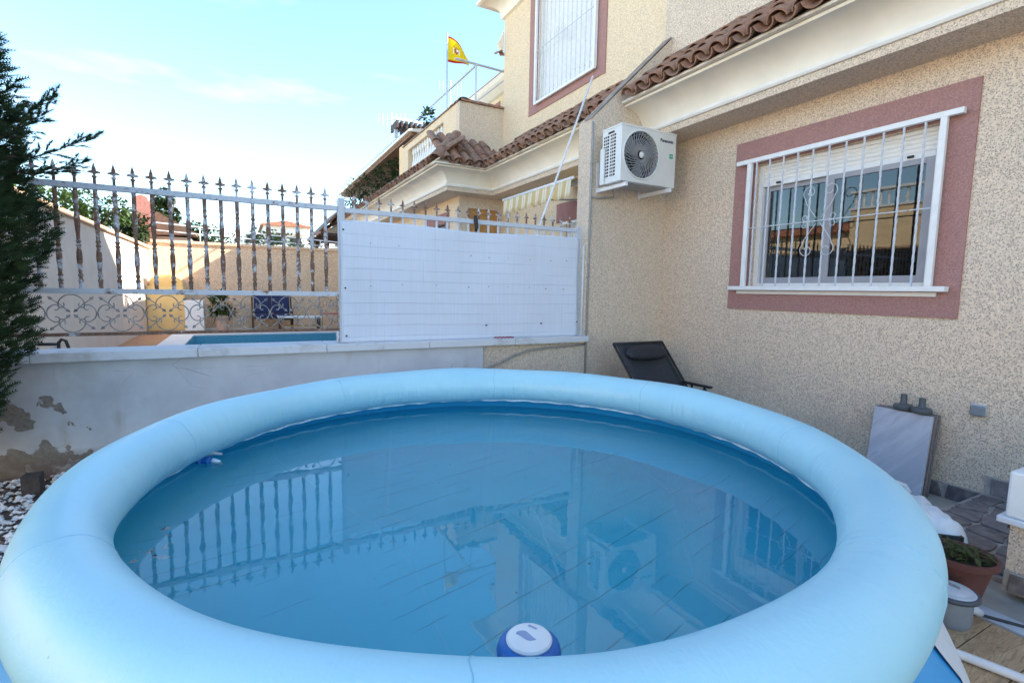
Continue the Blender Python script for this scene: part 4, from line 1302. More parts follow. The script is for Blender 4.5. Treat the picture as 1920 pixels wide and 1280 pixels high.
# maker's name and the green sticker
def text_part(body, size, loc, rot, mat, parent, ext=.001, name='lettering', bold=.0):
    cu = bpy.data.curves.new('lettering', 'FONT'); cu.body = body; cu.size = size; cu.extrude = ext; cu.offset = bold
    cu.align_x = 'CENTER'; cu.align_y = 'CENTER'; cu.resolution_u = 3
    to = bpy.data.objects.new('lettering_tmp', cu); COL.objects.link(to)
    dg = bpy.context.evaluated_depsgraph_get(); me = bpy.data.meshes.new_from_object(to.evaluated_get(dg))
    bpy.data.objects.remove(to)
    me.materials.clear()
    return inst(name, me, mat, loc, parent, rot=rot)
text_part('Panasonic', .046, (3.975, AYF - .0012, 2.925), (R(90), 0, 0), 'navy', cs, .001, bold=.0011)
stk = MB().box(4.020, 4.068, AYF - .002, AYF + .0, 2.755, 2.803).build('sticker', 'green', cs)
text_part('R32', .020, (4.044, AYF - .0026, 2.779), (R(90), 0, 0), 'white', cs, .0004)
for xa in (3.432, 4.028):
    b = MB()
    b.box(xa - .017, xa + .017, 4.015, FY0 - .012, AZ0 - .052, AZ0 - .012).box(xa - .017, xa + .017, FY0 - .012, FY0 - .0005, AZ0 - .065, AZ0 + .26)
    b.build('bracket', 'white_metal', ac, bevel=.003)
    ft_ = MB()
    for yv in (AYF + .05, AYB - .06): ft_.box(xa - .02, xa + .02, yv, yv + .03, AZ0 - .0118, AZ0 - .0125 + .0)
MB().tube([(3.62, 4.46, 2.46), (3.62, 4.44, 2.38), (3.45, 4.475, 2.36), (3.36, 4.478, 2.36)], .011, 8).build('pipe', 'conduit', ac, smooth=True)

# ------------------------------------------------------------------ lounge chair in the corner
lc = thing('lounge_chair', 'charcoal reclining garden chair with head pillow against the party wall', 'chair', (3.62, 3.75, -.08))
def lp3(u, t):   # u across, t along the backrest
    x = 3.315 + .66 * u + (.10 * (1 - t)); return (x, 3.62 + .36 * t, .30 + .525 * t)
MB().grid(lambda u, v: (lp3(.04 + .92 * u, v)[0], lp3(u, v)[1] + .03 * math.sin(math.pi * v) * (math.sin(math.pi * u)), lp3(u, v)[2]), 8, 8).build('backrest', 'sling', lc, solid=.006, smooth=True)
MB().grid(lambda u, v: (3.44 + .60 * u, 3.60 - .52 * v, .30 + .06 * v * v - .02 * math.sin(math.pi * u)), 6, 6).build('seat', 'sling', lc, solid=.006, smooth=True)
for u in (0, 1):
    p0, p1 = lp3(u, -.02), lp3(u, 1.0)
    MB().tube([p1, p0, (p0[0] + .0, 3.08, .355)], .014, 8).build('side_rail', 'black', lc, smooth=True)
MB().tube([lp3(-.005, 1.0), lp3(1.005, 1.0)], .014, 8).build('top_rail', 'black', lc, smooth=True)
def pil(u, v):
    a = 2 * math.pi * v; w = math.sin(math.pi * min(max(u, .0), 1)) ** .28
    c = lp3(.08 + .84 * u, .79)
    ny, nz = -.82, .57
    ty, tz = .57, .82
    return (c[0], c[1] + ny * (.035 + .045 * w * math.cos(a)) + ty * .085 * w * math.sin(a), c[2] + nz * (.035 + .045 * w * math.cos(a)) + tz * .085 * w * math.sin(a))
MB().grid(pil, 16, 14).build('head_pillow', 'pillow', lc, smooth=True)
for xa in (3.36, 4.02):
    MB().box(xa - .022, xa + .022, 3.34, 3.70, .425, .448).build('armrest', 'black', lc, bevel=.006)
    MB().tube([(xa, 3.42, .427), (xa, 3.42, .34), (xa - (.0), 3.15, -.078)], .012, 8).build('leg', 'black', lc, smooth=True)
    MB().tube([(xa, 3.58, .427), (xa, 3.58, .32), (xa, 3.95, -.078)], .012, 8).build('leg', 'black', lc, smooth=True)
    m = MB(); m.lathe([(.03, -.012), (.034, 0), (.03, .012)], n=12); kn = MB(); kn.v = [(xa + v[2], 3.42 + v[1], .38 + v[0]) for v in m.v]; kn.f = m.f
    kn.build('lock_knob', 'black', lc)

# ------------------------------------------------------------------ leaning slabs with two plugs, socket
lean = .12
for k in range(5):
    o = bpy.data.objects.new
    t = .020; w = .385 - .003 * k
    m = MB().box(-t, 0, -w / 2, w / 2, 0, .595 - .004 * (k % 3))
    xo = XW - .095 - .0215 * k
    sb = m.build('stone_slab', 'marble' if k == 4 else 'slab_edge', None, bevel=.0015)
    sb.location = (xo - .012, 1.845 + (.004 if k % 2 else -.003), -.0785); sb.rotation_euler = (0, R(6.5), 0)
    tag(sb, ['grey stone slab at the back of the leaning pile, nearest the wall', 'second slab from the wall in the leaning pile', 'middle slab of the leaning pile by the wall', 'fourth slab from the wall in the leaning pile', 'pale grey veined slab at the front of the leaning pile'][k], 'slab', 'slabs leaning on the house wall')
for k, (yy_, hh) in enumerate(((1.855, .115), (1.735, .11))):
    m = MB().lathe([(.050, 0), (.062, .012), (.064, .028), (.056, .040), (.026, .047), (.021, .055), (.020, hh), (.016, hh + .004)], n=22)
    pg = m.build('pool_plug', 'plug', None, auto=35)
    pg.location = (XW - .115 - .01 * k, yy_, .5165)
    tag(pg, ['grey round plug with stem on the slabs, farther from the socket', 'grey round plug with stem on the slabs, nearer the socket'][k], 'plug', 'plugs on the slab pile')
so = thing('wall_socket', 'dark grey outdoor socket cover on the pebbledash wall', 'socket', (XW, 1.46, .59))
MB().box(XW - .016, XW, 1.415, 1.505, .555, .63).build('back_plate', 'grey_lite', so, bevel=.004)
MB().box(XW - .040, XW - .0165, 1.420, 1.500, .552, .622).build('cover', 'grey_plastic', so, bevel=.010)

# ------------------------------------------------------------------ right-hand corner: crate and bag, pot, pump, pillar, rod, hose
cr = thing('plastic_crate', 'dark plastic crate half hidden behind the pool ring', 'crate', (3.12, 1.22, .03))
BA, BB = Vector((3.26, 1.39, 0)), Vector((2.97, 1.07, 0))
bax = (BB - BA).normalized(); bsd = Vector((-bax.y, bax.x, 0))
def bpt(t, w, z): q = BA + (BB - BA) * t + bsd * w; return (q.x, q.y, z)
def slab4(mb, t0, t1, w0, w1, z0, z1):
    vs = [bpt(t0, w0, z0), bpt(t1, w0, z0), bpt(t1, w1, z0), bpt(t0, w1, z0), bpt(t0, w0, z1), bpt(t1, w0, z1), bpt(t1, w1, z1), bpt(t0, w1, z1)]
    return mb.add(vs, [(0, 3, 2, 1), (4, 5, 6, 7), (0, 1, 5, 4), (1, 2, 6, 5), (2, 3, 7, 6), (3, 0, 4, 7)])
for t0, t1, w0, w1 in ((0, 1, -.10, -.088), (0, 1, .088, .10), (0, .03, -.087, .087), (.97, 1, -.087, .087)):
    slab4(MB(), t0, t1, w0, w1, .032, .20).build('side', 'black', cr, bevel=.002)
slab4(MB(), .031, .969, -.087, .087, .032, .045).build('bottom', 'black', cr)
def bagf(u, v):
    w = -.13 + .26 * v; t = -.06 + 1.12 * u
    z = .225 + .05 * math.sin(u * 2.9) * math.sin(v * 2.6 + .3) + .030 * mnoise.noise(Vector((u * 4, v * 3, 2.0))) + .016 * mnoise.noise(Vector((u * 11, v * 9, 5)))
    e = max(0, u - .86) / .14; z -= .10 * e; t -= .04 * e
    e2 = max(0, .16 - v) / .16; z -= .07 * e2 * (.5 + .5 * math.sin(u * 9))
    e3 = max(0, v - .84) / .16; z -= .05 * e3
    return bpt(t, w, z)
bag = MB().grid(bagf, 40, 26).build('plastic_sheet', 'bag', None, smooth=True, solid=.004)
tag(bag, 'crumpled white plastic sheet draped over the dark crate', 'plastic sheet')
MB().tube([bpt(-.05, -.09, .235), bpt(-.14, -.06, .27), bpt(-.17, .0, .285), bpt(-.12, .06, .27), bpt(-.04, .07, .24)], .012, 8).build('handle', 'bag', bag, smooth=True)
pot = thing('flower_pot', 'terracotta pot with straggly plants between pool and pillar', 'flower pot', (2.82, .94, .0)) 
PC = (2.82, .94, .0235)
MB().lathe([(.085, 0), (.10, .07), (.115, .135), (.119, .155), (.136, .157), (.138, .185), (.126, .187), (.119, .16), (.116, .155)], PC, 32, cap=False).build('pot', 'terracotta', pot, auto=30)
MB().lathe([(.118, .156), (.08, .163), (.001, .168)], PC, 24, cap=False).build('soil', 'soil', pot)
def leaf_mesh(mb, p, d, L, w, bend=.3):
    d = Vector(d).normalized(); s = d.cross(Vector((0, 0, 1)))
    s = s.normalized() if s.length > 1e-4 else Vector((1, 0, 0)); nrm = s.cross(d)
    k = len(mb.v)
    pts = [(0, 0), (.35, 1), (.7, .7), (1, 0)]
    c = []
    for t, ww in pts:
        q = Vector(p) + d * (L * t) - nrm * (bend * L * t * t) * -1 * 0 + Vector((0, 0, -bend * L * t * t))
        c.append((q - s * w * ww, q + s * w * ww))
    mb.v += [tuple(c[0][0]), tuple(c[1][0]), tuple(c[1][1]), tuple(c[2][0]), tuple(c[2][1]), tuple(c[3][0])]
    mb.f += [(k, k + 1, k + 2), (k + 1, k + 3, k + 4, k + 2), (k + 3, k + 5, k + 4)]
pl = MB(); rp = random.Random(8)
for k in range(150):
    a, r = rp.uniform(0, 6.28), rp.uniform(.0, .115)
    x, y = PC[0] + r * math.cos(a), PC[1] + r * math.sin(a); z = PC[2] + .163 + rp.uniform(0, .07) * (1 if math.cos(a) < .3 else .4)
    leaf_mesh(pl, (x, y, z), (math.cos(a + rp.uniform(-1, 1)), math.sin(a + rp.uniform(-1, 1)), rp.uniform(-.1, 1.0)), rp.uniform(.03, .07), rp.uniform(.004, .010), .5)
pl.build('foliage', 'dry_leaf', pot, fix=False)['kind'] = 'stuff'
pump = thing('filter_pump', 'grey round filter pump housing standing on the plank floor', 'pump', (2.55, .865, .017))
QC = (2.55, .865, .0168)
MB().lathe([(.072, 0), (.077, .02), (.075, .105), (.079, .11)], QC, 32).build('body', 'grey_plastic', pump, auto=30)
ld = MB().lathe([(.081, .110), (.085, .118), (.085, .130), (.078, .137), (.063, .139), (.058, .143), (.034, .149), (.001, .151)], QC, 36, cap=False).build('lid', 'grey_lite', pump, auto=30)
MB().tube([(QC[0] + .085 * math.cos(6.2832 * i / 40), QC[1] + .085 * math.sin(6.2832 * i / 40), QC[2] + .123) for i in range(40)], .011, 8, closed=True).build('rim', 'pump_rim', pump, smooth=True)
m = MB()
for a in (0, 60, 120): 
    ca, sa = math.cos(R(a)) * .035, math.sin(R(a)) * .035
    m.box(QC[0] - .004, QC[0] + .004, QC[1] - .03, QC[1] + .03, QC[2] + .150, QC[2] + .159) if a == 0 else None
m.build('grip', 'grey_plastic', ld, bevel=.002)
MB().tube([(QC[0] + .065, QC[1] - .03, .06), (QC[0] + .10, QC[1] - .05, .06), (QC[0] + .12, QC[1] - .06, .045)], .018, 12).build('port', 'grey_lite', pump, smooth=True)
pil_ = thing('pillar', 'short pebbledash pillar with white cap and base at the right edge', 'pillar', (3.2, .55, .03))
MB().box(3.03, 3.46, .30, .845, .031, .345).build('shaft', 'dash', pil_)
MB().box(2.99, 3.50, .26, .885, .346, .375).build('cap_slab', 'coping', pil_, bevel=.006)
MB().box(3.005, 3.46, .29, .862, .376, .585).build('plinth', 'white', pil_, bevel=.01)
MB().lathe([(.15, 0), (.155, .02), (.12, .05), (.11, .08), (.15, .16), (.16, .24), (.12, .32)], (3.20, .66, .586), 28).build('urn_foot', 'white', pil_, auto=35)
b_ = MB().box(3.018, 3.0295, .30, .845, .031, .125).build('skirting', 'grout', pil_)
yv = .835
while yv > .34:
    w = rs.uniform(.10, .17)
    pts = [(yv - w + .01, .038), (yv - .008, .036), (yv - .015, .118), (yv - w + .02, .120)]
    m = MB(); m.v = [(3.008, a, b) for a, b in pts] + [(3.0185, a, b) for a, b in pts]
    m.f = [(0, 1, 2, 3), (0, 4, 5, 1), (1, 5, 6, 2), (2, 6, 7, 3), (3, 7, 4, 0)]
    m.build('skirting_stone', 'stone', b_, bevel=.003); yv -= w
rd = thing('iron_rod', 'thin rusty iron rod leaning on the wall beside the stone paving', 'rod', (3.9, 1.08, .03))
MB().tube([(3.86, 1.085, .031), (4.02, 1.095, .36), (4.40, 1.06, 1.12)], .005, 6).build('rod', 'rod', rd)
MB().tube([(3.93, 1.06, .205), (3.955, 1.115, .215)], .004, 5).build('tie', 'rod', rd)
hs = []
for i in range(30):
    t = i / 29; hs.append((2.20 + .24 * math.sin(t * 1.7) - .03 * t, 1.02 - .95 * t, .034))
tag(MB().tube(hs, .017, 8).build('white_hose', 'bag', smooth=True), 'white hose lying in a curve on the plank floor', 'hose')
cb = [(2.62, .86, .030), (2.70, .80, .028), (2.78, .66, .026), (2.86, .45, .026), (2.95, .1, .026)]
tag(MB().tube(cb, .006, 6).build('black_cable', 'black', smooth=True), 'thin black cable running along the grey floor edging', 'cable')

# ------------------------------------------------------------------ cypress on the left
tr = thing('cypress_tree', 'dark dense cypress at the left edge in front of the fence', 'tree', (-1.72, 3.72, 0))
TC = Vector((-1.72, 3.72, 0))
MB().tube([(TC.x, TC.y, -.05), (TC.x + .02, TC.y, 1.2), (TC.x - .03, TC.y + .02, 2.6), (TC.x, TC.y, 3.6)], [.07, .055, .035, .01], 10).build('trunk', 'trunk', tr, smooth=True)
def crown_r(z):
    K = ((.25, .25), (.5, .48), (1.2, .58), (1.45, .70), (1.75, .77), (2.05, .70), (2.5, .58), (2.9, .46), (3.3, .30), (3.9, .03))
    if z <= K[0][0]: return K[0][1]
    for (z0_, r0_), (z1_, r1_) in zip(K[:-1], K[1:]):
        if z <= z1_: return r0_ + (r1_ - r0_) * (z - z0_) / (z1_ - z0_)
    return .05
rt = random.Random(21)
fo = MB()
def spray(mb, p, d, L, rr_):
    """flat feathery cypress spray: a stem with short alternate scale-leaf twigs"""
    d = d.normalized(); s = d.cross(Vector((rr_.uniform(-1, 1), rr_.uniform(-1, 1), rr_.uniform(-.3, 1))))
    if s.length < 1e-3: s = Vector((1, 0, 0))
    s.normalize()
    n = 5
    for i in range(n):
        t = (i + .3) / n; q = p + d * (L * t)
        for sg in (1, -1):
            e = q + (d * .75 + s * sg * .75).normalized() * (L * .42 * (1.1 - t) + .012)
            w = d * min(.0045, L * .07)
            k = len(mb.v); mb.v += [tuple(q - w), tuple(q + w), tuple(e)]; mb.f.append((k, k + 1, k + 2))
    e = p + d * L * 1.08
    k = len(mb.v); mb.v += [tuple(p - s * .006), tuple(p + s * .006), tuple(e)]; mb.f.append((k, k + 1, k + 2))
for k in range(36000):
    z = rt.uniform(.30, 3.85); R0 = crown_r(z); a = rt.uniform(0, 6.283)
    lump = 1 + .20 * mnoise.noise(Vector((math.cos(a) * 2.2, math.sin(a) * 2.2, z * 2.4))) + .10 * mnoise.noise(Vector((math.cos(a) * 6, math.sin(a) * 6, z * 7)))
    r = R0 * lump * (1 - .55 * rt.random() ** 2.2)
    p = TC + Vector((r * math.cos(a), r * math.sin(a), z))
    d = Vector((math.cos(a), math.sin(a), rt.uniform(.1, 1.1))) + Vector((rt.uniform(-.5, .5), rt.uniform(-.5, .5), rt.uniform(-.3, .3)))
    spray(fo, p, d, rt.uniform(.035, .075), rt)
# long loose shoots reaching out
twg = MB()
for (a, z, L, el) in ((-.2, 1.95, .62, .15), (-.35, 2.0, .50, .25), (-.05, 2.1, .45, .5), (-.6, 2.35, .42, .9), (-.3, 2.5, .40, 1.2), (.1, 2.45, .45, 1.1), (-.8, 2.7, .40, 1.3), (-.45, 2.75, .35, 1.3), (-.1, 1.9, .5, .05), (-.5, 1.55, .25, .3), (-.2, 1.35, .22, .1), (-1.0, 2.2, .4, .7)):
    b0 = TC + Vector((math.cos(a), math.sin(a), 0)) * crown_r(z) * .8 + Vector((0, 0, z))
    L *= .78
    dv = Vector((math.cos(a) * math.cos(el), math.sin(a) * math.cos(el), math.sin(el)))
    def on(t): return b0 + dv * (L * t) + Vector((0, 0, .07 * t * t + .012 * math.sin(t * 9)))
    twg.tube([tuple(on(i / 6)) for i in range(7)], [.006, .0055, .005, .004, .003, .002, .001], 5)
    side = dv.cross(Vector((0, 0, 1))); side.normalize()
    for i in range(22):
        t = .10 + .90 * i / 21; q0 = on(t); sg = 1 if i % 2 else -1
        td = (dv * .8 + side * sg * rt.uniform(.2, .8) + Vector((0, 0, rt.uniform(-.2, .8)))).normalized()
        tl_ = rt.uniform(.06, .14) * (1.15 - .6 * t)
        twg.tube([tuple(q0), tuple(q0 + td * tl_)], [.002, .0008], 4)
        for w_ in range(7):
            spray(fo, q0 + td * (tl_ * w_ / 6), td + Vector((rt.uniform(-.6, .6), rt.uniform(-.6, .6), rt.uniform(-.4, .6))), rt.uniform(.016, .034), rt)
fo.build('crown', 'cypress', tr, fix=False)
twg.build('twigs', 'trunk', tr, smooth=True)['kind'] = 'stuff'

# ------------------------------------------------------------------ neighbour's garden
gw = thing('garden_wall', 'long cream garden wall on the left of the neighbour pool', 'wall', (-2.2, 10, 0))
MB().box(-2.28, -2.10, 4.75, 16.39, -.079, 2.26).build('wall', 'cream_wall', gw)
MB().box(-2.34, -2.05, 4.75, 16.39, 2.261, 2.33).build('coping', 'peach', gw, bevel=.01)
bw = thing('garden_wall', 'peach rendered wall at the back of the neighbour garden', 'wall', (.7, 16.3, 0))
MB().box(-2.095, 3.54, 16.2, 16.38, -.079, 2.42).build('wall', 'peach', bw)
MB().box(-2.045, 3.54, 16.15, 16.43, 2.421, 2.50).build('coping', 'peach', bw, bevel=.01)
lit_block = thing('sunlit_wall_block', 'ochre barbecue in the corner of the garden walls', 'block', (-1.7, 15.8, DZ))  # added block whose ochre colour carries the sunlight on the wall corner
MB().box(-2.09, -1.30, 15.45, 16.19, DZ + .007, 1.30).build('base', 'sunlit_wall', lit_block, bevel=.01)
pr = [(-2.05, 1.301)] + [(-1.70 + .36 * math.cos(a), 1.36 + .24 * math.sin(a)) for a in [math.pi - math.pi * i / 10 for i in range(11)]] + [(-1.34, 1.301)]
MB().prism(pr, 1, 15.75, 16.19).build('rounded_top', 'sunlit_wall', lit_block, bevel=.01)
tag(MB().box(-1.285, -.865, 15.25, 15.70, DZ + .001, .94).build('garden_cabinet', 'white', bevel=.01), 'plain white cabinet beside the ochre barbecue', 'cabinet')
gp = thing('flower_pot', 'pale terracotta pot with green shrub by the peach wall', 'flower pot', (-.46, 15.4, DZ))
MB().lathe([(.13, 0), (.17, .30), (.20, .33), (.20, .40), (.17, .40)], (-.46, 15.4, DZ), 20).build('pot', plain('pale_clay', (.55, .36, .27), .8, .1, 10, .1), gp, auto=30)
def bush(name, mat, parent, c, rx, ry, rz, n, L, seed):
    r_ = random.Random(seed); m = MB()
    for k in range(n):
        v = Vector((r_.gauss(0, 1), r_.gauss(0, 1), r_.gauss(0, 1))); v.normalize()
        lump = 1 + .35 * mnoise.noise(v * 2.3 + Vector((seed, 0, 0))) + .2 * mnoise.noise(v * 5 + Vector((0, seed, 0)))
        rad = lump * (1 - .6 * r_.random() ** 2)
        p = Vector((c[0] + v.x * rx * rad, c[1] + v.y * ry * rad, c[2] + v.z * rz * rad))
        d = v + Vector((r_.uniform(-.8, .8), r_.uniform(-.8, .8), r_.uniform(-.4, .9)))
        leaf_mesh(m, p, d, L * r_.uniform(.6, 1.3), L * r_.uniform(.16, .3), .3)
    return m.build(name, mat, parent, fix=False)
bush('foliage', 'leaf', gp, (-.52, 15.4, .82), .24, .24, .32, 420, .14, 3)
bush('foliage', 'dry_leaf', gp, (-.30, 15.35, .66), .16, .16, .14, 160, .10, 4)
# garden sofa with navy cushions
sf = thing('garden_sofa', 'wicker garden sofa with navy cushions beyond the fence', 'sofa', (.75, 15.4, DZ))
fr = MB()
for xx in (.26, 1.24):
    fr.tube([(xx, 15.15, DZ), (xx, 15.15, .72), (xx, 15.6, .74), (xx, 15.72, 1.05)], .02, 8).tube([(xx, 15.62, DZ), (xx, 15.62, .74)], .02, 8)
fr.tube([(.26, 15.72, 1.05), (.75, 15.76, 1.10), (1.24, 15.72, 1.05)], .02, 8)
fr.build('frame', 'dark_wood', sf, smooth=True)
MB().box(.28, 1.22, 15.14, 15.66, .42, .47).build('seat_base', 'brown_wood', sf)
for a, b in ((.30, .745), (.755, 1.20)):
    MB().box(a, b, 15.13, 15.62, .471, .58).build('seat_cushion', 'navy_cushion', sf, bevel=.03)
    m = MB().box(a, b, -.06, .06, 0, .52); m.v = [(v[0], 15.60 + v[1] + .2 * v[2], .585 + v[2]) for v in m.v]
    m.build('back_cushion', 'navy_cushion', sf, bevel=.03)
tb = thing('garden_table', 'low garden table with pale top beside the navy sofa', 'table', (1.5, 14.95, DZ))
MB().box(.85, 1.95, 14.7, 15.1, .50, .54).build('top', 'white', tb, bevel=.008)
for x_ in (.9, 1.88):
    for y_ in (14.74, 15.04): MB().box(x_ - .025, x_ + .025, y_ - .025, y_ + .025, DZ, .499).build('leg', 'dark_wood', tb)
MB().box(.93, 1.85, 14.8, 15.0, .26, .29).build('shelf', 'orange_wood', tb)
ic = thing('garden_chair', 'wrought iron garden chair with curled back beside the low table', 'chair', (2.3, 15.5, DZ))
m = MB()
for x_ in (2.02, 2.50):
    m.tube([(x_, 15.6, DZ), (x_, 15.62, .6), (x_, 15.72, 1.08)], .012, 6).tube([(x_, 15.2, DZ), (x_, 15.2, .68), (x_, 15.62, .72)], .012, 6)
for k in range(5):
    cx = 2.07 + .095 * k
    m.tube([(cx + .05 * math.cos(a), 15.66, .82 + .09 * math.sin(a) + .06 * (k % 2)) for a in [6.28 * i / 14 for i in range(14)]], .008, 5, closed=True)
m.tube([(2.02, 15.72, 1.08), (2.26, 15.74, 1.16), (2.50, 15.72, 1.08)], .012, 6)
m.build('frame', 'scroll', ic, smooth=True)
MB().box(2.03, 2.49, 15.2, 15.62, .56, .60).build('seat_cushion', plain('pink_cushion', (.50, .20, .17), .8, .1, 10, .1), ic, bevel=.015)
hr = thing('pool_handrail', 'black tubular handrail just behind the low wall at left', 'handrail', (-1.8, 7.0, DZ))
m = MB().tube([(-1.74, 7.0, DZ), (-1.74, 7.0, .62), (-1.735, 7.0, .70), (-1.71, 7.0, .735), (-1.675, 7.0, .72), (-1.655, 7.0, .64), (-1.64, 7.0, DZ)], .016, 10)
m.build('loop', 'black', hr, smooth=True)
MB().tube([(-1.765, 7.0, DZ), (-1.765, 7.0, .62), (-1.755, 7.0, .70)], .012, 8).build('post', 'galv', hr, smooth=True)
MB().tube([(-1.745, 7.0, .685), (-1.90, 6.98, .69)], .017, 10).build('grip', 'black', hr, smooth=True)
rl = thing('railing', 'thin white railing above the peach wall', 'railing', (.5, 16.55, 2.4))
m = MB().tube([(-2.05, 16.6, 2.98), (3.4, 16.6, 2.70)], .018, 6).tube([(-2.05, 16.6, 2.78), (3.4, 16.6, 2.55)], .012, 6)
m.build('rail', 'white_metal', rl)
for k in range(6): MB().tube([(-2.0 + 1.05 * k, 16.6, -.078), (-2.0 + 1.05 * k, 16.6, 2.97 - .054 * k)], .014, 6).build('post', 'white_metal', rl)

# wooden gazebo beyond the wall
gz = thing('gazebo', 'brown timber gazebo roof behind the post of the fence', 'gazebo', (3.0, 19, 0))
m = MB()
for x_, y_ in ((2.55, 17.6), (3.48, 17.6), (2.55, 20.2), (3.48, 20.2)): MB().box(x_ - .05, x_ + .05, y_ - .05, y_ + .05, -.078, 3.05).build('post', 'dark_wood', gz)
MB().prism([(2.25, 3.05), (2.25, 3.13), (3.0, 3.95), (3.52, 3.40), (3.52, 3.30), (3.0, 3.85)], 1, 17.2, 20.6).build('roof', 'brown_wood', gz)
for k in range(7): MB().box(2.3, 3.52, 17.25 + .54 * k, 17.31 + .54 * k, 3.0, 3.08).build('rafter', 'dark_wood', gz)
MB().box(2.5, 3.5, 17.5, 17.54, 2.55, 2.62).build('cross_rail', 'white', gz)

# ------------------------------------------------------------------ terrace things
fg = thing('flag_pole', 'slim grey flag pole on the neighbour terrace', 'flag pole', (3.72, 9.82, 3.79))
MB().tube([(3.72, 9.82, 3.79), (3.72, 9.82, 6.34)], .016, 8).build('pole', 'galv', fg, smooth=True)
flm = MB()
def flagf(u, v):
    # hangs from the pole, the top edge falling away in a curve
    w = .62 * u; top = -.04 - .46 * u ** 1.7; bot = -.52 - .05 * u
    z = 6.32 + top + (bot - top) * (1 - v)
    return (3.74 + w * .62, 9.82 - w * .30 + .04 * math.sin(u * 7 + v * 2) * u, z)
flm.grid(flagf, 22, 14)
flag = flm.build('flag', 'flag', None, smooth=True, fix=False)
uvl = flag.data.uv_layers.new(name='UVMap')
for poly in flag.data.polygons:
    for li in poly.loop_indices:
        vi = flag.data.loops[li].vertex_index
        uvl.data[li].uv = ((vi // 15) / 22, (vi % 15) / 14)
tag(flag, 'red and yellow striped flag hanging from the terrace pole', 'flag')
# coat of arms: shield, pillars and crown as small raised cloth patches
def on_flag(u, v): p = Vector(flagf(u, v)); return p + Vector((-.30, -.9, 0)).normalized() * .006
def patch(name, pts, mat):
    m = MB(); m.v = [tuple(on_flag(*q)) for q in pts]; m.f = [tuple(range(len(pts)))]
    return m.build(name, mat, flag, solid=.002)
patch('emblem_shield', [(.30, .62), (.46, .62), (.46, .46), (.38, .38), (.30, .46)], plain('emblem_red', (.45, .08, .05), .7, .3, 60, 0))
patch('emblem_quarter', [(.38, .615), (.455, .615), (.455, .51), (.38, .51)], 'white')
patch('emblem_pillar', [(.24, .62), (.275, .62), (.275, .40), (.24, .40)], 'white')
patch('emblem_pillar', [(.485, .62), (.52, .62), (.52, .40), (.485, .40)], 'white')
patch('emblem_crown', [(.31, .64), (.45, .64), (.46, .70), (.42, .67), (.38, .72), (.34, .67), (.30, .70)], plain('emblem_gold', (.55, .25, .05), .6, .2, 60, 0))

pg = thing('pergola_frame', 'bare white tube frame above the neighbour terrace', 'pergola', (4.3, 12, 3.79))
m = MB().tube([(4.2, 9.5, 5.72), (4.2, 22.0, 5.80)], .022, 6); m.build('beam', 'galv', pg)
MB().tube([(3.76, 9.5, 5.75), (5.4, 9.5, 5.72)], .022, 6).build('beam', 'galv', pg)
MB().tube([(5.0, 9.5, 5.72), (5.0, 14.0, 5.74)], .016, 6).build('beam', 'galv', pg)
for y_ in (9.5, 15.2, 22.0): MB().tube([(4.2, y_, 3.795), (4.2, y_, 5.74)], .02, 6).build('post', 'galv', pg)
def antenna(loc, h, label, s=1.0):
    t = thing('antenna', label, 'antenna', loc)
    MB().tube([loc, (loc[0], loc[1], loc[2] + h)], .022 * s, 6).build('mast', 'galv', t)
    m = MB(); z = loc[2] + h
    m.tube([(loc[0] - .45 * s, loc[1], z - .25 * s), (loc[0] + .45 * s, loc[1], z - .25 * s)], .012 * s, 5)
    for k in range(7):
        x = loc[0] - .42 * s + .14 * s * k; m.tube([(x, loc[1], z - .25 * s - .3 * s * (.5 + .5 * k / 6)), (x, loc[1], z - .25 * s + .3 * s * (.5 + .5 * k / 6))], .010 * s, 4)
    m.build('aerial', 'galv', t)
antenna((5.2, 19.5, 6.2), 1.7, 'television aerial on a mast at the far end of the roofs', 1.2)
antenna((5.6, 14.5, 6.28), 1.15, 'small television aerial behind the flag pole', .8)
# plants on the far terrace
for k, (x, y, z, r, n) in enumerate(((WX + .15, 10.9, 4.92, .16, 120), (WX + .12, 13.1, 4.25, .26, 240), (WX + .12, 14.0, 4.28, .32, 260), (WX + .1, 15.2, 4.25, .34, 260), (WX + .1, 16.6, 4.25, .40, 260), (WX + .1, 18.2, 4.28, .50, 300), (WX + .1, 19.8, 4.30, .55, 300))):
    t = thing('terrace_plant', ['dark leafy plant on the terrace parapet cap under the flag', 'leafy terrace plant right beside the yellow pillar', 'second leafy terrace plant from the yellow pillar', 'third leafy terrace plant from the yellow pillar', 'fourth leafy terrace plant from the yellow pillar', 'fifth leafy terrace plant from the yellow pillar', 'leafy terrace plant farthest from the yellow pillar'][k], 'plant', (x, y, z - r), 'plants along the far terrace')
    base = 4.80 if k == 0 else 4.10
    MB().lathe([(.07, 0), (.09, .10), (.095, .10)], (x, y, base), 12).build('pot', 'brick', t)
    bush('leaves', 'leaf_dark', t, (x, y, base + .10 + r * .75), r * .75, r * 1.1, r, n, .12, 30 + k)
dk_ = thing('folded_canopy', 'dark slatted canopy with white bands on the far terrace', 'canopy', (4.3, 14, 4.9))
for k in range(8): MB().box(3.62 + .12 * k, 3.67 + .12 * k, 13.1, 13.7, 5.42, 5.60).build('slat', 'dark_wood', dk_)
MB().box(3.55, 4.65, 13.1, 13.15, 5.60, 5.66).build('band', 'white', dk_)
MB().box(3.62, 3.70, 13.3, 13.38, 5.22, 5.42).build('post', 'galv', dk_)
MB().box(4.5, 4.58, 13.3, 13.38, 5.22, 5.42).build('post', 'galv', dk_)

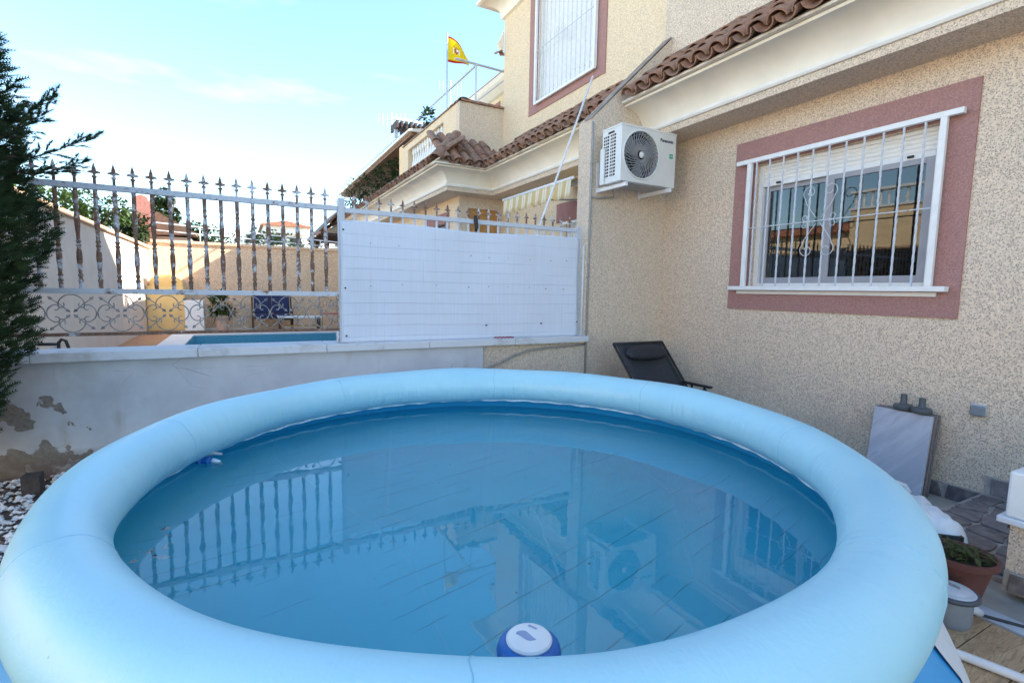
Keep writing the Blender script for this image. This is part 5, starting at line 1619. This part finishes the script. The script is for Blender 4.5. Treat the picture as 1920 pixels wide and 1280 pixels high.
# ------------------------------------------------------------------ trees and houses beyond the garden walls
def tree(label, c, h, rx, rz, mat, n, L, seed, group='trees beyond the cream wall'):
    t = thing('tree', label, 'tree', (c[0], c[1], -.08), group)
    r_ = random.Random(seed)
    m = MB().tube([(c[0], c[1], -.1), (c[0] + .1, c[1], h * .4), (c[0] - .05, c[1], h * .75)], [.16, .12, .04], 8)
    for k in range(5):
        a = r_.uniform(0, 6.28); z = h * r_.uniform(.4, .6)
        m.tube([(c[0], c[1], z), (c[0] + .5 * rx * math.cos(a), c[1] + .5 * rx * math.sin(a), z + rz * .5), (c[0] + .8 * rx * math.cos(a), c[1] + .8 * rx * math.sin(a), z + rz * .9)], [.06, .04, .015], 6)
    m.build('trunk', 'trunk', t, smooth=True)
    mb = MB()
    for q in range(9):
        a = r_.uniform(0, 6.28); rr_ = rx * r_.uniform(.15, .7); zz = h - rz + rz * r_.uniform(-.7, .75)
        cc = (c[0] + rr_ * math.cos(a), c[1] + rr_ * math.sin(a), zz); s = rx * r_.uniform(.32, .55)
        for k in range(n // 9):
            v = Vector((r_.gauss(0, 1), r_.gauss(0, 1), r_.gauss(0, 1))); v.normalize()
            p = Vector(cc) + v * s * (1 - .5 * r_.random() ** 2) * (1 + .3 * mnoise.noise(v * 3 + Vector((seed, q, 0))))
            leaf_mesh(mb, p, v + Vector((r_.uniform(-.9, .9), r_.uniform(-.9, .9), r_.uniform(-.6, .6))), L * r_.uniform(.6, 1.2), L * r_.uniform(.2, .34), .3)
    mb.build('crown', mat, t, fix=False)
tree('round green tree behind the cream wall, nearest the cypress', (-5.6, 19.5, 0), 4.4, 1.5, 1.5, 'leaf', 4500, .17, 1)
tree('bright green tree behind the middle of the cream wall', (-4.4, 21.0, 0), 4.45, 1.25, 1.4, 'leaf', 4500, .16, 2)
tree('lower green tree behind the cream wall, next to the brick chimney', (-4.0, 24.0, 0), 4.2, 1.2, 1.3, 'leaf_dark', 4000, .18, 3)
tree('tall thin dark tree behind the brick chimney', (-3.2, 30.0, 0), 6.4, .8, 2.2, 'leaf_dark', 3200, .26, 4)
tree('dark low tree right of the brick chimney beyond the peach wall', (-1.2, 27.0, 0), 3.7, 1.4, .8, 'leaf_dark', 2600, .20, 5)
tree('dark low tree beyond the middle of the peach wall', (.9, 29.0, 0), 3.9, 1.7, .8, 'leaf_dark', 2600, .22, 6)
tree('small dark tree in front of the white villa', (3.2, 36.0, 0), 4.1, 1.9, .8, 'leaf_dark', 2200, .26, 7)
bh = thing('house', 'house with tall brick chimney and brown tiled roof behind the cream wall', 'house', (-2.8, 26, 0))
MB().box(-3.2, -1.8, 25.4, 29, -.078, 3.3).build('wall', 'cream_wall', bh)
MB().prism([(-3.5, 3.3), (-3.5, 3.4), (-2.9, 4.25), (-1.6, 3.50), (-1.6, 3.4)], 1, 25.0, 29.4).build('roof', 'dark_roof', bh)
chm = MB().box(-3.62, -3.02, 24.5, 25.1, -.078, 4.55).build('chimney', 'brick_red', bh)
MB().prism([(-3.55, 4.551), (-3.5, 4.72), (-3.32, 4.80), (-3.14, 4.72), (-3.09, 4.551)], 1, 24.55, 25.05).build('chimney_hood', 'brick_red', chm)
MB().box(-2.2, -1.5, 25.37, 25.4, 2.3, 3.1).build('window', 'glass_far', bh)
vl = thing('house', 'white villa with flat red roof edge in the distance', 'house', (2.6, 44, 0))
MB().box(-.4, 6.0, 42, 50, -.078, 5.25).build('wall', 'bldg_white', vl)
MB().box(1.6, 4.6, 41.5, 48, 5.251, 5.75).build('upper_floor', 'bldg_white', vl)
MB().prism([(1.4, 5.751), (1.4, 5.85), (3.1, 6.15), (4.8, 5.85), (4.8, 5.751)], 1, 41.2, 48.2).build('roof', 'roof_far', vl)
MB().box(-.6, 6.1, 41.45, 41.499, 4.15, 4.35).build('balcony', 'white', vl)
for a, b, z_, w in ((.5, 1.3, 4.45, 1), (2.0, 2.9, 4.45, 1), (3.4, 4.2, 4.45, 1), (4.9, 5.6, 4.45, 1)):
    MB().box(a, b, 41.44 if z_ > 5.5 else 41.95, 41.499 if z_ > 5.5 else 41.999, z_, z_ + .6).build('window', 'glass_far', vl)
v2 = thing('house', 'pale cream house with square chimney right of the white villa', 'house', (8, 46, 0))
MB().box(6.3, 10.5, 43, 50, -.078, 5.9).build('wall', 'cornice', v2)
MB().box(6.1, 10.7, 42.8, 50.2, 5.901, 6.05).build('roof', 'roof_far', v2)
MB().box(7.2, 7.7, 44, 44.5, 6.051, 6.7).build('chimney', 'bldg_white', v2)
for a in (6.8, 8.4): MB().box(a, a + .8, 42.93, 42.999, 4.6, 5.6).build('window', 'glass_far', v2)

# ------------------------------------------------------------------ the row across the garden (seen mirrored in the window)
oh = thing('house', 'yellow house with white balustrade across the gardens, mirrored in the window glass', 'house', (-12, 2, 0))
MB().box(-16, -10, -12, 10.3, -.078, 4.35).build('wall', 'dash_far', oh)
MB().box(-10.2, -9.95, -12, 10.35, 4.351, 4.42).build('ledge', 'white', oh)
MB().box(-10.2, -9.95, -12, 10.35, 4.92, 5.0).build('handrail', 'white', oh)
ME_BAL2 = MB().lathe([(r * 1.1, z * .84) for r, z in BAL], n=10).mesh('baluster', smooth=True)
for k in range(44): inst('baluster', ME_BAL2, 'white', (-10.08, 10.2 - .26 * k, 4.421), oh)
for y_ in (8.7, 5.5, 2.0): MB().box(-10.03, -9.99, y_ - .6, y_ + .6, 1.0, 2.4).build('window', 'glass_far', oh)
MB().box(-9.99, -9.97, 6.4, 7.4, -.07, 2.2).build('door', 'brown_wood', oh)
o2 = thing('house', 'farther yellow house across the gardens with brown roof', 'house', (-20, 22, 0))
MB().box(-26, -18, 14, 34, -.078, 4.6).build('wall', 'dash_far', o2)
MB().box(-26.4, -17.6, 13.6, 34.4, 4.601, 5.0).build('roof', 'roof_far', o2)
bush_t = thing('hedge', 'dark green hedge across the gardens', 'hedge', (-6, 9, -.08))
for k in range(6): bush('clump', 'leaf_dark', bush_t, (-7.2 + .1 * (k % 2), 3.0 + 2.6 * k, .9), .8, 1.5, 1.1, 700, .16, 60 + k)
